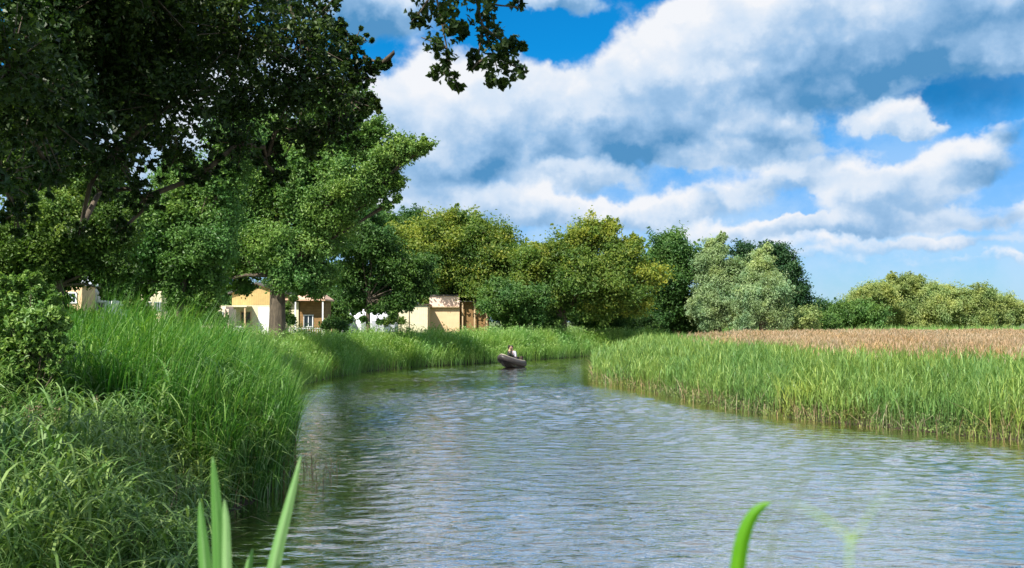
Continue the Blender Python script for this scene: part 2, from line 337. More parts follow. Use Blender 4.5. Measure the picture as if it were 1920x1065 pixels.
def tree(name, label, cat, Y, base_px, lobes, leaf, mat, dens=1.0, group=None, trunk_r=.25, tint0=.5, hang=0., bark='bark', base_z=None, depth=.75, tops=None, aspect=.55, ragged=1.0, tvar=.16, trunk_top=None, lean=0., shape=None):
    """lobes: (photo x, photo y, photo radius[, tint offset]) at depth Y, spread in real depth around the trunk"""
    s = mpp(Y); bp = at(base_px, 600, Y); bx, by = bp.x, bp.y
    bz = float(ground_h(bx, by)) if base_z is None else base_z
    root = empty(name, (bx, by, bz), label, cat, group); O = np.array((bx, by, bz))
    cb = Buf(); tb = Buf(); cs = []
    for L in lobes:
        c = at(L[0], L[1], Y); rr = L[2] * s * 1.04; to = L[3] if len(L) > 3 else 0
        dy = RNG.uniform(-.5, .5) * depth * rr * 1.4
        cs.append((Vector((c.x * (Y + dy) / Y, Y + dy, CAMH + (c.z - CAMH) * (Y + dy) / Y)), rr, to))
    # lobes that fill the back of the crown, so it is as deep as it is wide
    cx = sum(c.x for c, _, _ in cs) / len(cs); back = []
    for c, rr, to in cs:
        if rr > 18 * s: back.append((Vector((c.x * .8 + cx * .2, c.y + rr * 1.5, c.z - rr * .15)), rr * .85, to))
    for c, rr, to in list(cs):                      # loose sprays break the outline
        for k in range(7):
            d = Vector(rand_dirs(1)[0]); d.z = d.z * .7 + .2; puff(cb, c + d * rr * random.uniform(.9, 1.22), rr * random.uniform(.12, .24), leaf, dens * .6, tint0 + to, 1, hang, sub=4, aspect=aspect, core=False)
    for i, (c, rr, to) in enumerate(cs + back):
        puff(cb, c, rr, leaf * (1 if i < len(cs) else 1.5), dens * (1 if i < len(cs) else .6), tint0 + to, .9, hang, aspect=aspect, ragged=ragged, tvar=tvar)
    top = max(cs, key=lambda c: c[0].z)[0]; bot = min(c.z - r_ for c, r_, _ in cs)
    H = top.z - bz; fork = Vector((bx + lean, by, max(bz + H * .22, min(bot + .2 * H, bz + H * .45))))
    if trunk_top: fork.z = trunk_top
    mid = Vector((bx + lean * .45, by, (bz + fork.z) / 2))
    tb.tube([(bx, by, bz - .2), (bx, by, bz + .15), mid, fork], [trunk_r * 1.5, trunk_r * 1.15, trunk_r * .92, trunk_r * .8], 10)
    for c, rr, _ in cs:
        md = fork.lerp(c, .5) + Vector((random.uniform(-.2, .2), random.uniform(-.2, .2), .12)) * rr
        r0 = trunk_r * min(.62, .25 + rr * .1)
        tb.tube([fork - Vector((0, 0, .15)), md, c, c + (c - fork).normalized() * rr * .6], [r0, r0 * .6, r0 * .35, r0 * .08], 6)
        for k in range(3):
            d = Vector(rand_dirs(1)[0]); d.z = abs(d.z) * .6
            tb.tube([md.lerp(c, .4), c + d * rr * .5, c + d * rr * .98], [r0 * .35, r0 * .2, r0 * .05], 5)
    cb.obj('crown', M[mat], root, origin=O); tb.obj('trunk', M[bark], root, smooth=True, origin=O)
    return root

G_BACK = 'trees beyond the river bend'; G_THICK = 'willow thicket at the far right'
# big yellow-green trees behind the cabins
tree('broad_tree', 'broad yellow-green domed tree directly behind the pink walled building, tallest of the far trees', 'tree', 90, 893,
     [(820, 448, 60, .06), (890, 440, 57, .02), (762, 462, 44, .28), (940, 470, 46), (850, 500, 58), (800, 520, 46, .05), (905, 520, 50, -.05), (725, 445, 34, .2), (870, 555, 34), (780, 550, 26, .1), (850, 410, 26, .1), (965, 500, 30, .15)],
     .26, 'yellow_leaf', group=G_BACK, trunk_r=.7, ragged=1.3)
tree('round_tree', 'green tree with yellow top and low dark fork, right of the boat', 'tree', 84, 1052,
     [(1085, 455, 46, .3), (1125, 435, 34, .38), (1040, 478, 44, -.05), (1100, 515, 55), (1165, 480, 42, .15), (1160, 535, 52, .0), (1212, 520, 34, .42), (1195, 565, 34, .3), (1050, 550, 44, -.05), (1120, 575, 36, -.02), (995, 490, 42, .2), (1000, 530, 42, -.1), (1145, 425, 18, .35), (1188, 455, 20, .25)],
     .25, 'yellow_leaf', group=G_BACK, trunk_r=.55, tint0=.42, ragged=1.3)
tree('bushy_tree', 'low dark bushy tree reaching down to the bank beside the brown shed', 'tree', 79, 975,
     [(960, 560, 42), (925, 570, 32, .25), (990, 585, 30), (965, 595, 28, -.1), (935, 548, 26, .15), (1010, 555, 28)], .22, 'green_leaf', group=G_BACK, trunk_r=.2, trunk_top=2.2)
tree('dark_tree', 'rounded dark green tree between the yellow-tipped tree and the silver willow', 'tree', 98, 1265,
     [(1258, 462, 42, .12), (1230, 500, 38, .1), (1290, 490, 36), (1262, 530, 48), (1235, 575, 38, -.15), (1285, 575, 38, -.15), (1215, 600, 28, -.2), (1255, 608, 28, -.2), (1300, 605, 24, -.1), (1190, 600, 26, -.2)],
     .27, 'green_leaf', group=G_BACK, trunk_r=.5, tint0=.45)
tree('background_tree', 'dark green crown peeping over the left shoulder of the broad yellow-green tree', 'tree', 118, 740,
     [(745, 425, 36), (775, 412, 26), (712, 440, 34), (740, 470, 40), (715, 410, 18, .3)], .3, 'green_leaf', group=G_BACK, trunk_r=.5)
tree('poplar_tree', 'dark blue-green tree rising behind the silver willows', 'tree', 116, 1475,
     [(1395, 478, 28), (1432, 475, 24), (1460, 478, 28), (1480, 505, 28), (1490, 548, 32), (1505, 585, 34), (1460, 540, 38), (1420, 520, 38), (1525, 600, 22)], .3, 'deep_leaf', group=G_BACK, trunk_r=.5)
tree('silver_willow', 'silvery sage willow with the tall pointed top, left of its pair', 'willow tree', 95, 1345,
     [(1342, 465, 22), (1330, 500, 34), (1368, 510, 34), (1340, 545, 42), (1312, 575, 26), (1375, 575, 38), (1335, 598, 28, -.1), (1355, 445, 10)], .25, 'willow_leaf', group=G_BACK, hang=.55, trunk_r=.4, aspect=.33, dens=1.25, ragged=1.5)
tree('silver_willow', 'silvery sage willow with a broader yellow-tinged crown, right of its pair', 'willow tree', 93, 1430,
     [(1432, 488, 22, .15), (1425, 520, 36, .1), (1450, 540, 32), (1410, 560, 38), (1445, 580, 36), (1400, 600, 26, -.1), (1466, 600, 20), (1440, 465, 10, .1)], .25, 'willow_leaf', group=G_BACK, hang=.5, trunk_r=.4, aspect=.33, dens=1.25, ragged=1.5)
tree('small_shrub', 'small rounded light green shrub at the foot of the right silver willow', 'shrub', 94, 1508, [(1508, 598, 24), (1495, 608, 18), (1525, 606, 16)], .2, 'tawny_leaf', group=G_BACK, trunk_r=.08, tint0=.4)
tree('small_tree', 'small dark green tree in the dip of the tree line', 'tree', 122, 1550, [(1545, 588, 26), (1572, 582, 20), (1532, 575, 14), (1560, 600, 24)], .28, 'green_leaf', group=G_BACK, trunk_r=.2)
tree('green_shrub', 'fresh green shrub left of the tawny willow thicket', 'shrub', 112, 1612, [(1585, 592, 30, -.1), (1622, 585, 32, .2), (1640, 600, 24, .1), (1562, 602, 20)], .24, 'green_leaf', group=G_THICK, trunk_r=.12, tint0=.72)
TH = [('rounded tawny willow at the left end of the far thicket', 1640, 128, [(1632, 560, 34), (1655, 552, 28), (1640, 590, 32), (1610, 575, 20)], .5),
      ('tawny willow with the highest spiky top in the far thicket', 1695, 132, [(1690, 535, 24), (1712, 528, 18), (1700, 560, 36), (1715, 590, 34), (1680, 592, 26), (1672, 520, 10)], .42),
      ('flat-topped pale tawny willow in the middle of the far thicket', 1765, 130, [(1745, 550, 28), (1780, 553, 28), (1762, 580, 38), (1790, 592, 26)], .58),
      ('grey-green willow after a gap towards the right end of the thicket', 1838, 128, [(1832, 558, 28), (1850, 555, 18), (1840, 588, 32), (1818, 590, 22)], .35),
      ('lowest tawny willow closing the right end of the thicket', 1890, 130, [(1880, 572, 26), (1905, 585, 26), (1875, 598, 22), (1935, 590, 22)], .5)]
for lb, bx_, Y_, lob, t0 in TH:
    tree('tawny_willow', lb, 'willow tree', Y_, bx_, lob, .27, 'tawny_leaf', group=G_THICK, hang=.3, trunk_r=.2, aspect=.4, tint0=t0, ragged=1.5, dens=1.1)
for lb, bx_, Y_, lob, t0 in [('dark shrub in front of the orange hut at the far left', 150, 42, [(122, 588, 18), (150, 600, 22), (172, 592, 12)], .3),
                         ('brownish-green shrub in front of the cream caravan', 262, 46, [(250, 570, 20), (262, 590, 24), (238, 560, 14)], .35),
                         ('thin bush with upright twigs between the cream caravan and the low pale caravan', 350, 50, [(330, 575, 20), (352, 570, 22), (340, 595, 24), (372, 590, 22), (320, 556, 12)], .4),
                         ('low dark bush in front of the low pale caravan', 400, 52, [(388, 595, 18), (412, 600, 16), (400, 584, 9)], .3),
                         ('small bush between the thick trunk and the porch railing', 537, 54, [(532, 590, 13), (545, 600, 12), (538, 575, 9), (550, 560, 8)], .55),
                         ('low bush in front of the white hut and bell tent', 742, 74, [(735, 600, 10), (752, 602, 9), (725, 604, 9)], .5)]:
    tree('hedge_shrub', lb, 'shrub', Y_, bx_, lob, .12, 'olive_leaf', trunk_r=.05, tint0=t0, group='shrubs between the cabins and the bank grass')
# screen of trees behind the cabins
for lb, bx_, Y_, lob in [('dark hedge tree behind the white tent', 640, 112, [(610, 560, 34), (655, 550, 34), (700, 560, 30), (640, 590, 30), (680, 590, 30)]),
                         ('pale green shrubby tree right of the tiled porch cabin', 628, 74, [(628, 575, 24, .3), (612, 560, 18, .2), (640, 595, 20, .2)]),
                         ('dark tree filling the gap between the porch cabin and the yellow cabin', 545, 96, [(545, 545, 30), (580, 540, 28), (520, 560, 30)]),
                         ('dark tree behind the far left caravans', 230, 80, [(180, 500, 50), (260, 500, 50), (330, 510, 50), (390, 540, 40), (240, 560, 24), (100, 500, 50)])]:
    tree('hedge_tree', lb, 'tree', Y_, bx_, lob, .24, 'green_leaf', trunk_r=.2, tint0=.4, group='trees behind the cabins')
tree('bank_shrub', 'small dark shrub on the bank top below the tiled porch cabin', 'shrub', 56, 625, [(625, 606, 15), (608, 610, 10), (642, 612, 12)], .13, 'green_leaf', trunk_r=.05, tint0=.25)

for lb, bx_, Y_, lob, t0 in [('dark bush under the low fork of the yellow-topped round tree', 1130, 88, [(1110, 600, 20), (1140, 595, 24), (1165, 600, 20)], .35),
                         ('pale leafy bush left of the low fork of the round tree', 1030, 84, [(1025, 600, 18), (1045, 605, 14), (1010, 608, 12)], .7),
                         ('dark bush filling the shade under the rounded dark green tree', 1200, 94, [(1185, 605, 18), (1210, 602, 22), (1232, 608, 18)], .2),
                         ('olive bush between the small light shrub and the dip in the trees', 1545, 100, [(1540, 600, 20), (1562, 606, 16)], .6)]:
    tree('bank_bush', lb, 'bush', Y_, bx_, lob, .2, 'green_leaf', trunk_r=.06, tint0=t0, group='bushes beyond the bend')
wd = Buf()
for k in range(120):
    px = random.uniform(-120, 1560); Yw = random.uniform(165, 215); r_ = random.uniform(2.0, 3.4); hz_ = random.uniform(2.0, 5.0) if px > 900 else random.uniform(2.5, 8)
    c = at(px, 600, Yw); puff(wd, (c.x, c.y, .9 + hz_), r_, .5, .8, .4 + random.uniform(-.1, .1), .8)
tag(wd.obj('distant_wood', M['green_leaf']), 'low dark wood closing the view far behind the campsite', 'wood', kind='stuff')

# middle distance trees on the left bank
tree('maple_tree', 'darker green maple with thin stems leaning over the white tent', 'tree', 62, 690,
     [(690, 455, 46), (735, 490, 42), (785, 500, 34, -.1), (650, 510, 40), (700, 540, 40), (760, 540, 36, -.1), (660, 560, 26), (800, 540, 22), (740, 570, 18), (655, 440, 50, -.05), (690, 400, 30), (720, 575, 14), (670, 562, 14), (700, 580, 12), (738, 590, 9), (682, 598, 7), (712, 604, 6), (765, 575, 12)],
     .19, 'green_leaf', trunk_r=.16, tint0=.45, dens=.9, ragged=1.5)
tree('bank_tree', 'large sunlit green tree with a thick dark trunk in front of the yellow cabin', 'tree', 48, 520,
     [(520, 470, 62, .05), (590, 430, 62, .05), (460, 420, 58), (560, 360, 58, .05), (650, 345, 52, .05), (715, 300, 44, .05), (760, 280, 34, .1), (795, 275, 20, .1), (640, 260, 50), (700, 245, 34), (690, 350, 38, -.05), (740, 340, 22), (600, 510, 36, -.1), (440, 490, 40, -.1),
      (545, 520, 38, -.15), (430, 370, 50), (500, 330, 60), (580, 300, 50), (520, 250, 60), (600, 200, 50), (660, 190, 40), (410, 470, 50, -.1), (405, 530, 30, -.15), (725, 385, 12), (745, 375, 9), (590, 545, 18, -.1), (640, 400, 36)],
     .155, 'mid_leaf', trunk_r=.42, tint0=.5, trunk_top=5.2, ragged=1.5, dens=.95)
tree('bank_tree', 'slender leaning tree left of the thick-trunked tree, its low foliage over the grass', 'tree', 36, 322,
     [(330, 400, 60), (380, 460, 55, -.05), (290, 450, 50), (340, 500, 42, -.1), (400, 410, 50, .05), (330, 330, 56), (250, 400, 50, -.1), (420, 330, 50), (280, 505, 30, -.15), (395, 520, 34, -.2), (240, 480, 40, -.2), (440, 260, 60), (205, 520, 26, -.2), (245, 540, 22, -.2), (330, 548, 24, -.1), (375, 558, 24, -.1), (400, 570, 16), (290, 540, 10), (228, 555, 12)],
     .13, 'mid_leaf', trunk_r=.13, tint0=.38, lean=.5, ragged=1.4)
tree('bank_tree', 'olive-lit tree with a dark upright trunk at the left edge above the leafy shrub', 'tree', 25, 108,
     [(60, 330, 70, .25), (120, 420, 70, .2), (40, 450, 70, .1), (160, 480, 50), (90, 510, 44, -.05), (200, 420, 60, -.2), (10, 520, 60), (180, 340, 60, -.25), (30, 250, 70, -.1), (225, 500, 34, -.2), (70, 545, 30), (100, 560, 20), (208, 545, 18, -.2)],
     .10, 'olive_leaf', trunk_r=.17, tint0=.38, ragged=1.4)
tree('leafy_shrub', 'leafy bright green shrub at the left edge beside the tall grass mound', 'shrub', 13.5, 50,
     [(50, 600, 34), (90, 590, 26), (20, 570, 34), (60, 640, 40), (20, 650, 44), (100, 640, 24), (75, 545, 18), (118, 610, 14), (40, 700, 44, -.1), (-50, 620, 60), (105, 690, 22, -.1), (20, 750, 46, -.2), (80, 735, 26, -.1), (128, 655, 12), (60, 520, 12), (10, 530, 20), (100, 560, 12), (-40, 560, 40)], .075, 'mid_leaf', trunk_r=.04, tint0=.68, dens=.55, trunk_top=1.4, ragged=1.6, tvar=.24)

# the great dark tree that overhangs the river from the left
def overhang_tree():
    root = empty('overhanging_tree', (-8.2, 5.5, .85), 'huge dark tree leaning in from the left, its shaded branches filling the upper left', 'tree'); O = np.array(root.location)
    cb = Buf(); tb = Buf()
    L = [(60, 60, 120, 11), (200, 40, 120, 12), (340, 60, 110, 13), (460, 60, 100, 12), (560, 70, 80, 13), (60, 200, 110, 10), (200, 170, 110, 13), (330, 190, 100, 12), (450, 170, 90, 14), (560, 160, 80, 13), (630, 110, 52, 14),
         (640, 180, 46, 13), (560, 240, 55, 14), (450, 270, 42, 13), (330, 290, 45, 14), (210, 290, 60, 12), (90, 310, 50, 11), (20, 120, 100, 9), (600, 20, 30, 14), (400, -30, 90, 12), (530, -20, 60, 13), (250, -50, 110, 11), (80, -60, 120, 11),
         (670, 140, 30, 14), (690, 200, 20, 13.5), (665, 80, 26, 14), (700, 130, 12, 14), (580, 280, 24, 14), (270, 370, 28, 13), (190, 360, 28, 13), (230, 430, 18, 13), (380, 325, 24, 13), (520, 330, 18, 14), (150, 430, 20, 12), (715, 120, 9, 14), (725, 118, 6, 14), (650, 235, 26, 14), (610, 250, 30, 14), (30, 400, 30, 10), (500, 300, 30, 14), (630, 50, 18, 14), (0, 330, 60, 9), (130, 240, 70, 12), (260, 250, 60, 13)]
    fork = Vector((-7.6, 7.5, 6.2))
    done = [fork]
    for (px, py, r, Y) in sorted(L, key=lambda q: (at(q[0], q[1], q[3]) - fork).length):
        c = at(px, py, Y); rr = r * mpp(Y); frm = min((q for q in done), key=lambda q: (q - c).length); done.append(c)
        puff(cb, c, rr, .075, .46, .5, .9, .1, sub=int(22 + r * .22), tvar=.2, core=False, aspect=.62)
        for k in range(14):
            d = Vector(rand_dirs(1)[0]); e_ = c + d * rr * random.uniform(.95, 1.4); puff(cb, e_, min(.16, rr * .15), .08, .5, .45, 1, .1, sub=5, core=False, aspect=.62)
            tb.tube([c + d * rr * .5, e_], [.008, .003], 4)
        if r > 105: puff(cb, c + Vector((-.2, 1.3, .3)) * rr, rr, .11, .35, .4, .9, .1, sub=34, tvar=.18, aspect=.62)
        md = frm.lerp(c, .55) + Vector((random.uniform(-.2, .2), random.uniform(-.3, .3), .12))
        tb.tube([frm, md, c, c + (c - md).normalized() * rr * .7], [.04, .03, .02, .004], 6)
        for k in range(5):
            d = Vector(rand_dirs(1)[0]); tb.tube([c, c + d * rr * .5, c + d * rr * .95], [.012, .008, .003], 4)
    # unseen rest of the crown, added for shade above and behind the camera's left shoulder
    for k in range(24):
        c = Vector((random.uniform(-15, 0.5), random.uniform(-3, 15), 0)); c.z = 9.2 - .02 * ((c.x + 7) ** 2 + (c.y - 6) ** 2) + random.uniform(0, 3.2)
        if (c.x < -8.5 and c.y > 4) or c.y < 0 or (c.x > -4.5 and c.y < 3): continue  # openings shaped to let sun reach the leafy shrub and near blade
        if (c.z - CAMH) / max(c.y, .1) < .42 and c.y > 0: c.z = CAMH + .5 * max(c.y, 2) + 1.5
        puff(cb, c, random.uniform(1.3, 1.9), .2, .5, .45, .7, 0, sub=14, aspect=.7)
        tb.tube([fork, fork.lerp(c, .5) + Vector((0, 0, .5)), c], [.12, .08, .02], 6)
    tb.tube([(-8.2, 5.5, .6), (-8.2, 5.5, 1.0), (-8.0, 6.2, 3.4), fork, (-6.9, 8.4, 8.6)], [.75, .55, .46, .36, .2], 12)
    tb.tube([fork, (-5.2, 7.0, 7.4), (-2.6, 6.9, 7.2), (-.5, 7.1, 6.7), (.4, 7.3, 6.4)], [.2, .14, .09, .05, .02], 8)
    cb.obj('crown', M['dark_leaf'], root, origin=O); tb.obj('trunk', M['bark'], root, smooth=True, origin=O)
    # hanging spray against the sky
    hb = Buf(); hm = Buf()
    S = [(800, 15, 34), (830, -10, 40), (850, 45, 22), (855, 60, 16), (815, 78, 22), (822, 92, 14), (840, 110, 16), (825, 138, 18), (845, 145, 18), (858, 165, 8), (890, -5, 40), (930, 0, 40), (965, 12, 16), (905, 40, 22), (925, 55, 22), (910, 70, 18), (935, 85, 24), (960, 80, 14), (975, 88, 10),
         (895, 105, 16), (890, 120, 14), (930, 115, 28), (960, 125, 20), (975, 135, 12), (920, 148, 18), (940, 155, 14), (870, 62, 10), (948, 100, 22), (780, 40, 14), (840, 30, 22), (875, -30, 50)]
    for (px, py, r) in S:
        Y = 7.1 + random.uniform(-.25, .25); c = at(px, py, Y); rr = r * mpp(Y)
        puff(hb, c, rr * 1.15, .056, .75, .5, 1, 0, sub=10, tvar=.16, core=False, aspect=.62)
    def tw(*pts): 
        P_ = [at(a, b, 7.1) for a, b in pts]; hm.tube(P_, [max(.003, .011 * (1 - i / len(P_))) for i in range(len(P_))], 5)
    top1 = (835, -120); top2 = (900, -110)
    tw(top1, (815, -20), (828, 40), (838, 90), (842, 130), (860, 168)); tw(top2, (893, 0), (905, 50), (925, 100), (935, 140), (925, 155))
    tw((828, 40), (850, 60), (880, 62)); tw((905, 50), (945, 80), (978, 90)); tw((838, 90), (812, 78), (790, 70)); tw((925, 100), (960, 122), (985, 134)); tw((925, 100), (895, 118), (885, 130)); tw((815, -20), (790, 20), (770, 42)); tw((893, 0), (935, 10), (975, 14)); tw((842, 130), (825, 145)); tw((905, 50), (898, 100))
    hm.tube([at(835, -120, 7.1), Vector((-.5, 7.1, 6.7))], [.012, .02], 5); hm.tube([at(900, -110, 7.1), Vector((-.3, 7.15, 6.65))], [.012, .02], 5)
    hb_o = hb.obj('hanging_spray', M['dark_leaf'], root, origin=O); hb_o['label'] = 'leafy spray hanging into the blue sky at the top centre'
    hm.obj('twig', M['bark'], root, origin=O)
overhang_tree()

# ------------------------------------------------------------------ grass, reeds (uncountable)
M['mound_grass'] = foliage_mat('lush_grass', (.022, .075, .010), (.058, .16, .022), (.18, .29, .07), .45, .4)
M['bank_grass'] = foliage_mat('bank_grass', (.05, .12, .025), (.14, .26, .055), (.30, .40, .15), .45, .38)
M['arching_grass'] = foliage_mat('arching_grass', (.02, .055, .010), (.07, .14, .030), (.21, .295, .095), .42, .3)
M['reed'] = foliage_mat('reed_leaf', (.055, .11, .03), (.13, .22, .055), (.26, .33, .09), .45, .35)
M['reed_low'] = foliage_mat('reed_edge', (.035, .055, .015), (.10, .15, .04), (.24, .28, .09), .5, .35)
M['panicle'] = foliage_mat('reed_panicle', (.24, .155, .095), (.37, .25, .165), (.48, .36, .25), .7, .3)
M['dry'] = foliage_mat('dry_stem', (.09, .06, .035), (.16, .12, .07), (.28, .22, .13), .7, .1)
def scatter(x0, x1, y0, y1, dens, fn):
    n = int((x1 - x0) * (y1 - y0) * dens); x = RNG.uniform(x0, x1, n); y = RNG.uniform(y0, y1, n); sd = river_sd(x, y); k = fn(x, y, sd)
    return x[k], y[k], sd[k]
def in_view(x, y, mg=1.5): return (np.abs(x) < .52 * y + mg) & (y > 1)
def noise2(x, y, s, seed=0):
    r = np.random.default_rng(seed); v = 0
    for k in range(6):
        a = r.uniform(0, 6.28); f = r.uniform(.6, 1.7) / s; v = v + np.sin((x * math.cos(a) + y * math.sin(a)) * f * 6.28 + r.uniform(0, 6.28))
    return v / 3.2
left = lambda x, y, sd: (side_right(x, y) < .3)
# tall mound of fine grass
def mound():
    b = Buf()
    x, y, sd = scatter(-14, -3, 14.2, 27, 230, lambda x, y, sd: (sd > -.1) & (sd < 7.5 + 0 * x) & in_view(x, y, .6) & (x > -.47 * y + .2) & ((sd < 4) | (RNG.uniform(size=len(x)) < .5)))
    n = len(x); z = ground_h(x, y, sd)
    ht = (1.75 + .55 * sstep(sd, .2, 2.4) + .24 * noise2(x, y, 1.8, 3)) * RNG.uniform(.72, 1.1, n)
    ht *= 1 + .10 * noise2(x, y, .8, 77); ht *= 1 + .16 * np.exp(-((x + 8.0) ** 2 + (y - 21) ** 2) / 6)
    az = RNG.normal(0, .95, n) - .35 + 1.3 * noise2(x, y, 1.3, 55)
    strands(b, np.c_[x, y, z], az, ht, RNG.uniform(.12, .5, n) * np.where(sd < 1.4, .6, 1), RNG.uniform(.02, .25, n), RNG.uniform(.014, .032, n), .46 + .16 * noise2(x, y, 1.6, 5) + RNG.normal(0, .24, n), 5)
    # pale leaves on stems standing out at the back-left of the mound
    k = RNG.choice(n, 14000); P = np.c_[x[k], y[k], z[k] + ht[k] * RNG.uniform(.3, .75, len(k))]
    strands(b, P, RNG.uniform(-3.1, 3.1, len(k)), RNG.uniform(.3, .75, len(k)), RNG.uniform(.5, 1.1, len(k)), RNG.uniform(.3, .9, len(k)), RNG.uniform(.016, .034, len(k)), RNG.normal(.62, .22, len(k)), 5)
    tag(b.obj('mound_grass', M['mound_grass']), 'dense bright green fine grass heaped in a tall mound on the left bank', 'grass', kind='stuff')
mound()
# broad arching grass in front, lower left
def arching():
    b = Buf()
    x, y, sd = scatter(-9.2, -2.6, 7.5, 17.8, 170, lambda x, y, sd: (sd > -.15) & in_view(x, y, .5) & (sd < 6))
    n = len(x); z = ground_h(x, y, sd); hh = (np.interp(y, [8, 10.5, 12.5, 14.5, 17], [.8, 1.0, 1.25, 1.5, 1.7])) * (1 + .18 * noise2(x, y, 1.4, 8))
    hh *= 1 - .3 * sstep(sd, 1.2, .1)
    strands(b, np.c_[x, y, z], RNG.normal(-.3, .8, n) + 1.6 * noise2(x, y, 1.1, 56), hh * RNG.uniform(.45, 1.2, n), RNG.uniform(.3, .9, n), RNG.uniform(.25, .8, n), RNG.uniform(.014, .036, n), .46 + .14 * noise2(x, y, .9, 2) + RNG.normal(0, .2, n), 6)
    k = RNG.choice(n, 7500); P = np.c_[x[k], y[k], z[k] + hh[k] * RNG.uniform(.35, .85, len(k))]
    strands(b, P, RNG.uniform(-3.1, 3.1, len(k)), RNG.uniform(.3, .72, len(k)), RNG.uniform(.6, 1.3, len(k)), RNG.uniform(.5, 1.3, len(k)), RNG.uniform(.016, .036, len(k)), RNG.normal(.66, .24, len(k)), 5)
    tag(b.obj('arching_grass', M['arching_grass']), 'tangled broad grey-green arching grass blades in the lower left foreground', 'grass', kind='stuff')
    # a few tall seeding stems at the very left
    b = Buf()
    for k in range(26):
        x0, y0 = random.uniform(-6.8, -5.5), random.uniform(10.5, 13.5)
        if abs(x0) > .53 * y0: continue
        z0 = float(ground_h(x0, y0)); h_ = random.uniform(.8, 1.25); a = random.uniform(-1, 1) * .12
        b.tube([(x0, y0, z0), (x0 + a * .5, y0, z0 + h_ * .6), (x0 + a, y0, z0 + h_)], [.004, .003, .002], 4)
        n = 45; P = np.array([(x0 + a * t, y0, z0 + h_ * t) for t in RNG.uniform(.6, 1, n)]) + RNG.normal(0, .02, (n, 3))
        leaves(b, P, rand_dirs(n), .03, RNG.uniform(.4, 1, n))
    tag(b.obj('seeding_stems', M['dry']), 'brownish seeding stems standing in the grass at the left edge', 'grass', kind='stuff')
arching()
# bank grass from the mound to the far bend
def bank():
    b = Buf()
    def blade_set(y0, y1, x0, x1, dens, w, segs, sdmax):
        x, y, sd = scatter(x0, x1, y0, y1, dens, lambda x, y, sd: (sd > -.25) & (sd < sdmax) & left(x, y, sd) & in_view(x, y) & (x > -.46 * y) & (y > 18) )
        n = len(x); z = ground_h(x, y, sd); ht = (1.35 + .45 * sstep(sd, .1, 1.6) + .22 * noise2(x, y, 4, 4)) * RNG.uniform(.65, 1.12, n) * np.interp(y, [18, 60, 66, 90], [1.05, 1.05, 1.0, .95])
        ht *= 1 - .55 * sstep(sd, 2.5, sdmax)
        strands(b, np.c_[x, y, z], RNG.normal(-.7, .9, n), ht, RNG.uniform(.15, .55, n), RNG.uniform(.02, .3, n), w * RNG.uniform(.7, 1.3, n), .5 + .2 * noise2(x, y, 5, 6) + RNG.normal(0, .2, n), segs)
        k = RNG.choice(n, int(n * .9)); P = np.c_[x[k], y[k], z[k] + ht[k] * RNG.uniform(.25, .8, len(k))]
        strands(b, P, RNG.uniform(-3.1, 3.1, len(k)), RNG.uniform(.25, .5, len(k)), RNG.uniform(.5, 1.1, len(k)), RNG.uniform(.2, .9, len(k)), w * 1.2, RNG.normal(.62, .2, len(k)), 3)
        k = RNG.choice(n, int(n * 1.3)); P = np.c_[x[k], y[k], z[k] + ht[k] * RNG.uniform(.3, 1.0, len(k))] + RNG.normal(0, .05, (len(k), 3))
        leaves(b, P, rand_dirs(len(k)), w * RNG.uniform(4, 7, len(k)), RNG.normal(.68, .22, len(k)), .2, .3)      # broad weed leaves mixed in
    blade_set(18, 40, -19, -5, 170, .017, 4, 6)
    blade_set(40, 62, -22, -5, 110, .026, 3, 5)
    blade_set(60, 90, -9, 14, 90, .036, 3, 5)
    tag(b.obj('bank_grass', M['bank_grass']), 'tall sunlit green grass and reeds along the curving left bank', 'grass', kind='stuff')
    b = Buf()
    x, y, sd = scatter(-60, 45, 20, 112, 7, lambda x, y, sd: (sd > 3.5) & left(x, y, sd) & in_view(x, y) & (y > 30 - .3 * x * 0))
    n = len(x); strands(b, np.c_[x, y, ground_h(x, y, sd)], RNG.uniform(-3, 3, n), RNG.uniform(.25, .8, n), RNG.uniform(.2, .6, n), .2, .035, RNG.normal(.5, .2, n), 2)
    tag(b.obj('campsite_grass', M['bank_grass']), 'rough shorter grass around the cabins and under the trees', 'grass', kind='stuff')
bank()
